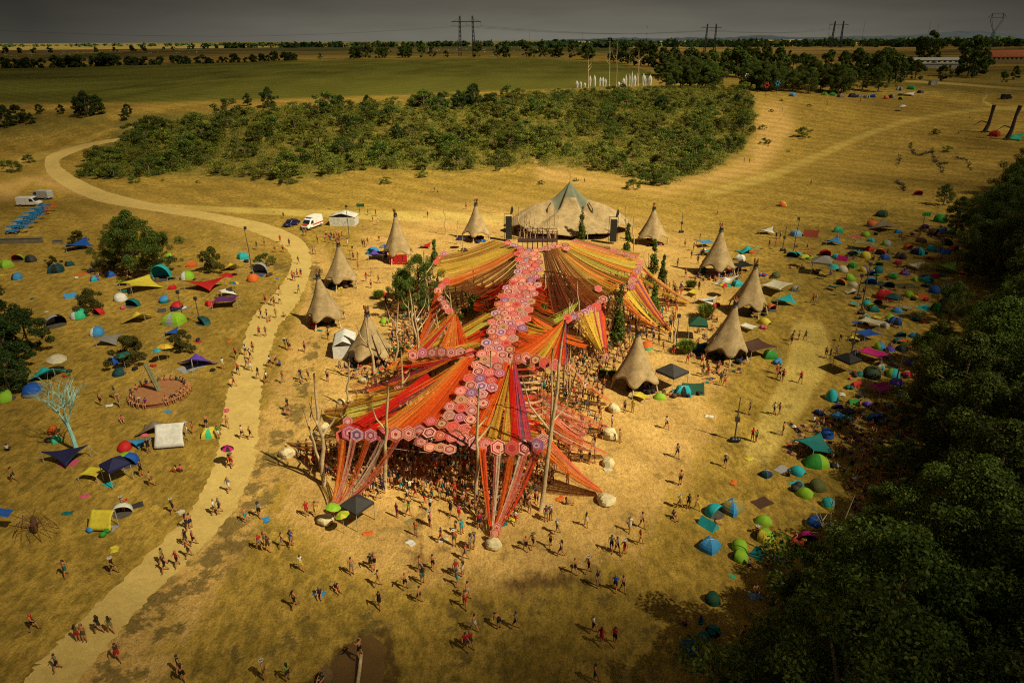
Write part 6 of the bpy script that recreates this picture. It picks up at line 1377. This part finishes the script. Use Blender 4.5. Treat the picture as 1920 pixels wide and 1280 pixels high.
GR = plain("fibre_cement", (.30, .30, .28), .8, .15, .5); TL = plain("orange_tiles", (.42, .115, .035), .8, .25, .8); BR = plain("ochre_brick", (.36, .26, .12), .9, .25, 1.5); PW_ = plain("pale_wall", (.42, .42, .40), .8, .12, .6)
barn(1712, 123, 190, 5.2, 7.6, 16, PW_, GR, "long low white barn with a row of high windows"); barn(1765, 128, 80, 3.8, 4.6, 8, PW_, GR, "lower white annex in front of the long white barn", nwin=0)
barn(1925, 118, 150, 6.5, 14, 16, BR, TL, "long brick barn under an orange tiled roof")
b = G(1749, 160); o = thing("container", "small cream container hut on the far grass", "container", b, .2, None, False); m = MB(); m.box((0, 0, 1.25), (5, 2.4, 2.5)); link("wall", m.mesh("w", plain("cream_panel", (.42, .38, .24), .7)), o); m = MB(); m.box((0, 0, 2.56), (5.2, 2.6, .12)); link("roof", m.mesh("r", GR), o); m = MB(); m.box((1.2, -1.21, 1.15), (.9, .04, 1.9)); link("door", m.mesh("d", plain("door_grey", (.25, .24, .2))), o)
# white cloth crystals on the rim, with their dark poles
def spike(px, py, ty, wpx, look="white cloth crystal spike on the valley rim"):
    b = G(px, py); H = at_h(b, ty); r = wpx*mpp(b)/2; rg = random.Random(px); m = MB(); l = rg.uniform(-.1, .1)*H; n = 5; vs = []
    for (z, k) in ((0, .7), (.55, 1.0), (.72, .85)): vs += [(l*z+r*k*math.cos(2*PI*i/n), r*k*math.sin(2*PI*i/n), H*z) for i in range(n)]
    vs.append((l, 0, H)); m.add(vs, [(j*n+i, j*n+(i+1) % n, (j+1)*n+(i+1) % n, (j+1)*n+i) for j in range(2) for i in range(n)]+[(2*n+i, 2*n+(i+1) % n, 3*n) for i in range(n)])
    o = link("cloth_crystal", m.mesh("crystal", C("white")), None, b); tag(o, look, "sculpture", "white cloth crystals on the valley rim", False)
for a in ((1082,165,151,6),(1089,165,152,4),(1096,164,155,5),(1106,162,141,5),(1115,162,140,5),(1124,162,144,5),(1130,162,144,5),(1135,162,147,4),(1160,163,153,5),(1165,163,155,5),(1170,163,146,7),(1174,163,139,4),(1180,162,138,3),(1184,163,133,3),(1189,162,140,7),(1196,162,133,3),(1205,161,137,6),(1210,161,141,4),(1218,161,140,8)): spike(*a)
for i, a in enumerate(((1103,165,1103,108,.28),(1142,165,1144,57,.22),(1156,165,1157,73,.16),(1197,162,1198,92,.25),(1179,130,1180,96,.2))):
    pole(*a[:4], look=("weathered pole with crossed branch by the crystals","tallest thin pole with a forked tip by the crystals","thin pole with a short crossbar by the crystals","dark stout pole among the white crystals","pale short pole behind the crystals")[i], r=a[4], group="dark poles around the white crystals")
# flower wheels on poles
for i, (x, y, ty, c) in enumerate(((1336,162,145,"white"),(1398,163,142,"white"),(1434,184,160,"red"),(1455,176,156,"sky"))):
    b = G(x, y+4); H = at_h(b, ty); o = thing("pinwheel", "%s pinwheel ornament on a pole at the valley rim" % FINE[c], "ornament", b); m = MB(); m.tube([(0, 0, 0), (0, 0, H)], .06, 4); link("pole", m.mesh("p", DK), o); m = MB()
    for k in range(6): a = k*PI/3; m.add(*ball((1.0*math.cos(a), 0, H-.2+1.0*math.sin(a)), .5, .5, 6, 4))
    link("petals", m.mesh("pt", C(c)), o)
# twisted dead-trunk gateway sculptures at right
DKW = plain("dark_trunk", (.045, .03, .022), .9, .3, 2)
for (x, y, ty, tx, lk) in ((1848,248,197,1851,"thick twisted dark trunk sculpture with a root reaching left"),(1890,262,198,1896,"thick dark trunk sculpture beside colourful netting")):
    b = G(x, y); H = at_h(b, ty); m = MB(); k = mpp(b); m.tube([(-.6, 0, 0), (.4, 0, H*.3), (.6, 0, H*.7), ((tx-x)*k, 0, H)], [.9, .7, .55, .8], 8); m.tube([(.2, 0, H*.35), (-3, 0, H*.42), (-6, 0, H*.25)], [.3, .22, .08], 5)
    for a in (2.6, 3.6, .4, -.5): m.tube([(-.4, 0, .5), (2.6*math.cos(a), 2*math.sin(a), 0)], [.4, .1], 5)
    o = link("trunk_sculpture", m.mesh("ts", DKW), None, b); tag(o, lk, "sculpture", None, False)
net = fabric(1905, 262, 40, "tarp2", "mint", "violet", look="mint and violet netting tent by the trunk sculpture"); fabric(1868, 256, 22, "dome", "red", look="dark red dome tent by the trunk sculpture"); fabric(1690, 208, 14, "par", "white", look="lone white parasol held up on the hillside"); fabric(1432, 874, 24, "par", "red", "magenta", look="red and black parasol carried along the gravel road") if False else None
q = fabric(432, 872, 24, "par", "magenta", "black", look="pink and black parasol carried along the gravel road"); person(431, 876, "walk", "red", "red"); person(436, 876, "walk", "bare", "red"); fabric(279, 846, 15, "par", "pink", look="pink parasol held by a walker near the white sunshade"); person(280, 848, "stand", "black", "black")
# brushwood gullies on the right hillside
def gully(pts, look):
    m = MB(); rg = random.Random(len(pts)); P = [G(x, y) for x, y in pts]; c0 = P[0]; pp = []
    for a, b_ in zip(P, P[1:]):
        for k in range(5): pp.append(a.lerp(b_, k/5)+Vector((rg.uniform(-.5, .5), rg.uniform(-.5, .5), 0)))
    for a, b_ in zip(pp, pp[1:]):
        for k in range(7):
            s = a.lerp(b_, rg.random())+Vector((rg.uniform(-.5, .5), rg.uniform(-.5, .5), 0)); e = s+Vector((rg.uniform(-1, 1), rg.uniform(-1, 1), rg.uniform(.2, .8))); s.z = T(s.x, s.y); e.z += 0; m.tube([s-c0, e-c0], [.10, .05], 4)
    o = link("brushwood_row", m.mesh("brush", DKW), None, c0); tag(o, look, "brushwood", "low dark brushwood rows on the right hillside")
gully([(1706,268),(1708,282),(1720,292),(1740,288),(1752,284)], "curled row of dark brushwood"); gully([(1748,278),(1750,300),(1762,312),(1768,330)], "long row of dark brushwood"); gully([(1680,340),(1690,348),(1694,362)], "short row of dark brushwood"); gully([(1790,295),(1810,300),(1822,325)], "row of dark brushwood below a bush"); gully([(1762,308),(1780,306)], "side row of dark brushwood"); gully([(1688,290),(1680,318)], "thin row of dark brushwood")
# low walls at left
def wallm(a, b_, h, look, th=.5):
    A, B = G(*a), G(*b_); d = B-A; L = math.hypot(d.x, d.y); m = MB(); m.box((0, 0, h/2), (L, th, h)); m.box((0, 0, h+.06), (L+.1, th+.2, .12)); c = (A+B)/2; o = link("low_wall", m.mesh("wall", plain("old_concrete", (.14, .12, .08), .9, .3, 1)), None, c, (0, 0, math.atan2(d.y, d.x))); tag(o, look, "wall", None, False)
wallm((-30, 458), (81, 455), 1.1, "low concrete retaining wall left of the round shrub"); wallm((100, 457), (118, 456), .7, "short broken concrete wall beside the round shrub", .4)
# road sign-like green board
def board(px, py, ty, c, look):
    b = G(px, py); H = at_h(b, ty); o = thing("notice_board", look, "sign", b, 0, None, False); m = MB(); m.tube([(0, 0, 0), (0, 0, H)], .06, 5); link("post", m.mesh("p", DK), o); m = MB(); m.box((.3, 0, H), (1.9, .08, .8)); link("panel", m.mesh("pn", plain("board_"+c, sl(PAL[c]), .6)), o)
board(675, 404, 385, "dgreen", "small green board on a post by the dirt track"); board(1728, 432, 402, "green", "green board on a post among the resting people")
# carried pale cushion, mats and litter
rg = random.Random(12)
LITP = [(345,577),(520,522),(425,770),(830,1012),(942,982),(960,975),(1050,935),(771,1018),(500,975),(300,560),(86,585),(60,560),(1405,860),(430,640),(206,760),(316,772),(160,930),(340,960),(127,962),(215,1030),(1375,905),(1580,740),(1690,770),(1240,700),(1140,880),(600,620),(545,590),(690,1000),(1330,780),(600,1112)]
for i, (x, y) in enumerate(LITP):
    cn = ("white", "sky", "pink", "cream", "teal", "yellow", "orange")[i % 7]; b = G(x, y); m = MB(); m.grid(lambda u, v: ((u-.5)*.9+.05*math.sin(9*v), (v-.5)*.6+.06*math.sin(8*u), .03+.10*abs(math.sin(5*u+i))*math.sin(PI*v)), 6, 5); o = link("dropped_cloth", m.mesh("cl", C(cn), True), None, b, (0, 0, rg.uniform(0, 3))); tag(o, "small %s cloth or bag left on the ground" % FINE[cn], "cloth", "cloths and bags left on the ground")
BGM = []
for v_ in range(5):
    m = MB(); r_ = random.Random(v_); 
    for k in range(3): m.add(*ball((r_.uniform(-.3, .3), r_.uniform(-.2, .2), .17), r_.uniform(.18, .34), .2, 8, 5))
    BGM.append(m.mesh("bag", C("black"), True))
rg = random.Random(31)
def bag(x, y, dark=.6):
    c = rg.choice(("black", "black", "dgrey", "navy", "brown")) if rg.random() < dark else rg.choice(("red", "sky", "green", "orange", "pink", "white", "teal", "yellow", "blue"))
    b = G(x, y); o = link("camp_bag", rg.choice(BGM), None, b, (0, 0, rg.uniform(0, 6)), rg.uniform(.8, 1.7)); setm(o, [C(c)]); tag(o, "%s camp bag on the ground" % FINE[c], "bag", "bags and bundles at the camps")
for (x, y, w_) in ((744,492,40),(637,540,46),(606,612,52),(690,684,62),(893,452,30),(1226,460,34),(1349,518,46),(1409,592,50),(1366,678,56),(1196,736,62)):
    for k in range(9): bag(x+rg.uniform(-.5, .5)*w_, y+rg.uniform(-12, 4), .75)
for k in range(70):
    q = rg.choice([r.split() for r in TENTS.replace("\n", "|").split("|") if len(r.split()) > 4]); x, y, w_ = float(q[1]), float(q[2]), float(q[3])
    if y > 350: bag(x+rg.uniform(-.8, .8)*w_, y+rg.uniform(-2, 9), .4)
# ------------------------------------------------------------------ labels: say which one, by what stands next to it
LM = {"the round bench":(295,740),"the turquoise painted tree":(145,845),"the two vans":(65,380),"the ambulance":(586,425),"the camouflage marquee":(643,424),"the road bend":(560,480),"the scrap sculpture":(68,1000),"the white marquee":(641,672),"the lime parasols":(635,990),"the front tip boulder":(926,1024),
 "the muddy puddle":(690,1240),"the muddy oval patch":(1035,1090),"the dark gazebo":(1265,735),"the rainbow parasol":(1357,556),"the cream awning":(1458,553),"the tall paired posts":(1610,587),"the stage tent":(1072,452),"the magenta sunshade":(1640,680),"the teal sunshade":(1534,858),"the striped dome":(1376,964),
 "the red and magenta dome":(1662,562),"the big spreading tree":(262,520),"the purple star sunshade":(365,690),"the white square sunshade":(318,850),"the forked poles":(610,905),"the crystals":(1150,164),"the long white barn":(1712,123),"the trunk sculptures":(1865,255),"the lone loaded post":(1377,826),
 "the rust ridge tent":(1522,444),"the worn oval track":(1500,680),"the grey gazebo":(1545,518),"the turquoise sunshade":(1473,573),"the wide cone shelter":(606,618),"the lowest right boulder":(1136,942),"the boom lifts":(50,420),"the big bank bushes":(900,260),"the lone hillside bush":(1505,258),"the yellow lean sunshade":(187,1002),
 "the dark green shell":(1334,1124),"the lower road":(220,1140),"the middle road":(420,880),"the trunk of the dark trees":(20,700),"the hill track":(1550,285)}
def pxof(o):
    p = o.matrix_world.translation if o.parent else o.location; v = Vector(p)-CAM; return CX+F*v.dot(cr)/v.dot(fw), CY-F*v.dot(cu)/v.dot(fw)
from collections import defaultdict
buck = defaultdict(list)
for o in PENDING:
    x, y = pxof(o); lk = o["label"]
    c = sorted(LM.items(), key=lambda kv: math.hypot(kv[1][0]-x, (kv[1][1]-y)*1.5)); c = [q for q in c if math.hypot(q[1][0]-x, (q[1][1]-y)*1.5) > 9] or c
    nm, (lx, ly) = c[0]; dx, dy = x-lx, (y-ly)*1.6; dr = ("right of" if dx > 0 else "left of") if abs(dx) > abs(dy) else ("in front of" if dy > 0 else "behind")
    buck[(lk, dr, nm)].append((math.hypot(dx, dy), o))
from collections import Counter
LC = Counter(o['label'] for o in PENDING)
ORD = ["nearest", "second", "third", "fourth", "fifth", "sixth", "seventh", "eighth", "ninth", "tenth"]
def words(s): return len(s.split())
for (lk, dr, nm), lst in buck.items():
    lst.sort(key=lambda t: t[0])
    for i, (d, o) in enumerate(lst):
        if len(lst) == 1: lb = "%s %s %s" % (lk, dr, nm)
        else: lb = "%s, %s one %s %s" % (lk, ORD[min(i, 9)], dr, nm)
        if words(lb) > 16:
            w_ = lk.replace("holding something in front", "with hands held out").replace("sitting on the ground", "sitting").replace("standing with both arms raised", "arms raised"); lb = lb.replace(lk, w_)
        if words(lb) > 16 and LC[lk] == 1: lb = lk
        if words(lb) > 16: lb = lb.replace(' one ', ' ')
        if words(lb) > 16: lb = lb.replace('the ', '', 2)
        if words(lb) > 16: lb = lb.replace("person in ", "person, ").replace(" top and ", " top, ")
        o["label"] = lb
for o in bpy.data.objects:
    if 'label' in o and words(o['label']) > 16: print('LONG', o['label'])
print("people", NP[0], "objects", len(bpy.data.objects))
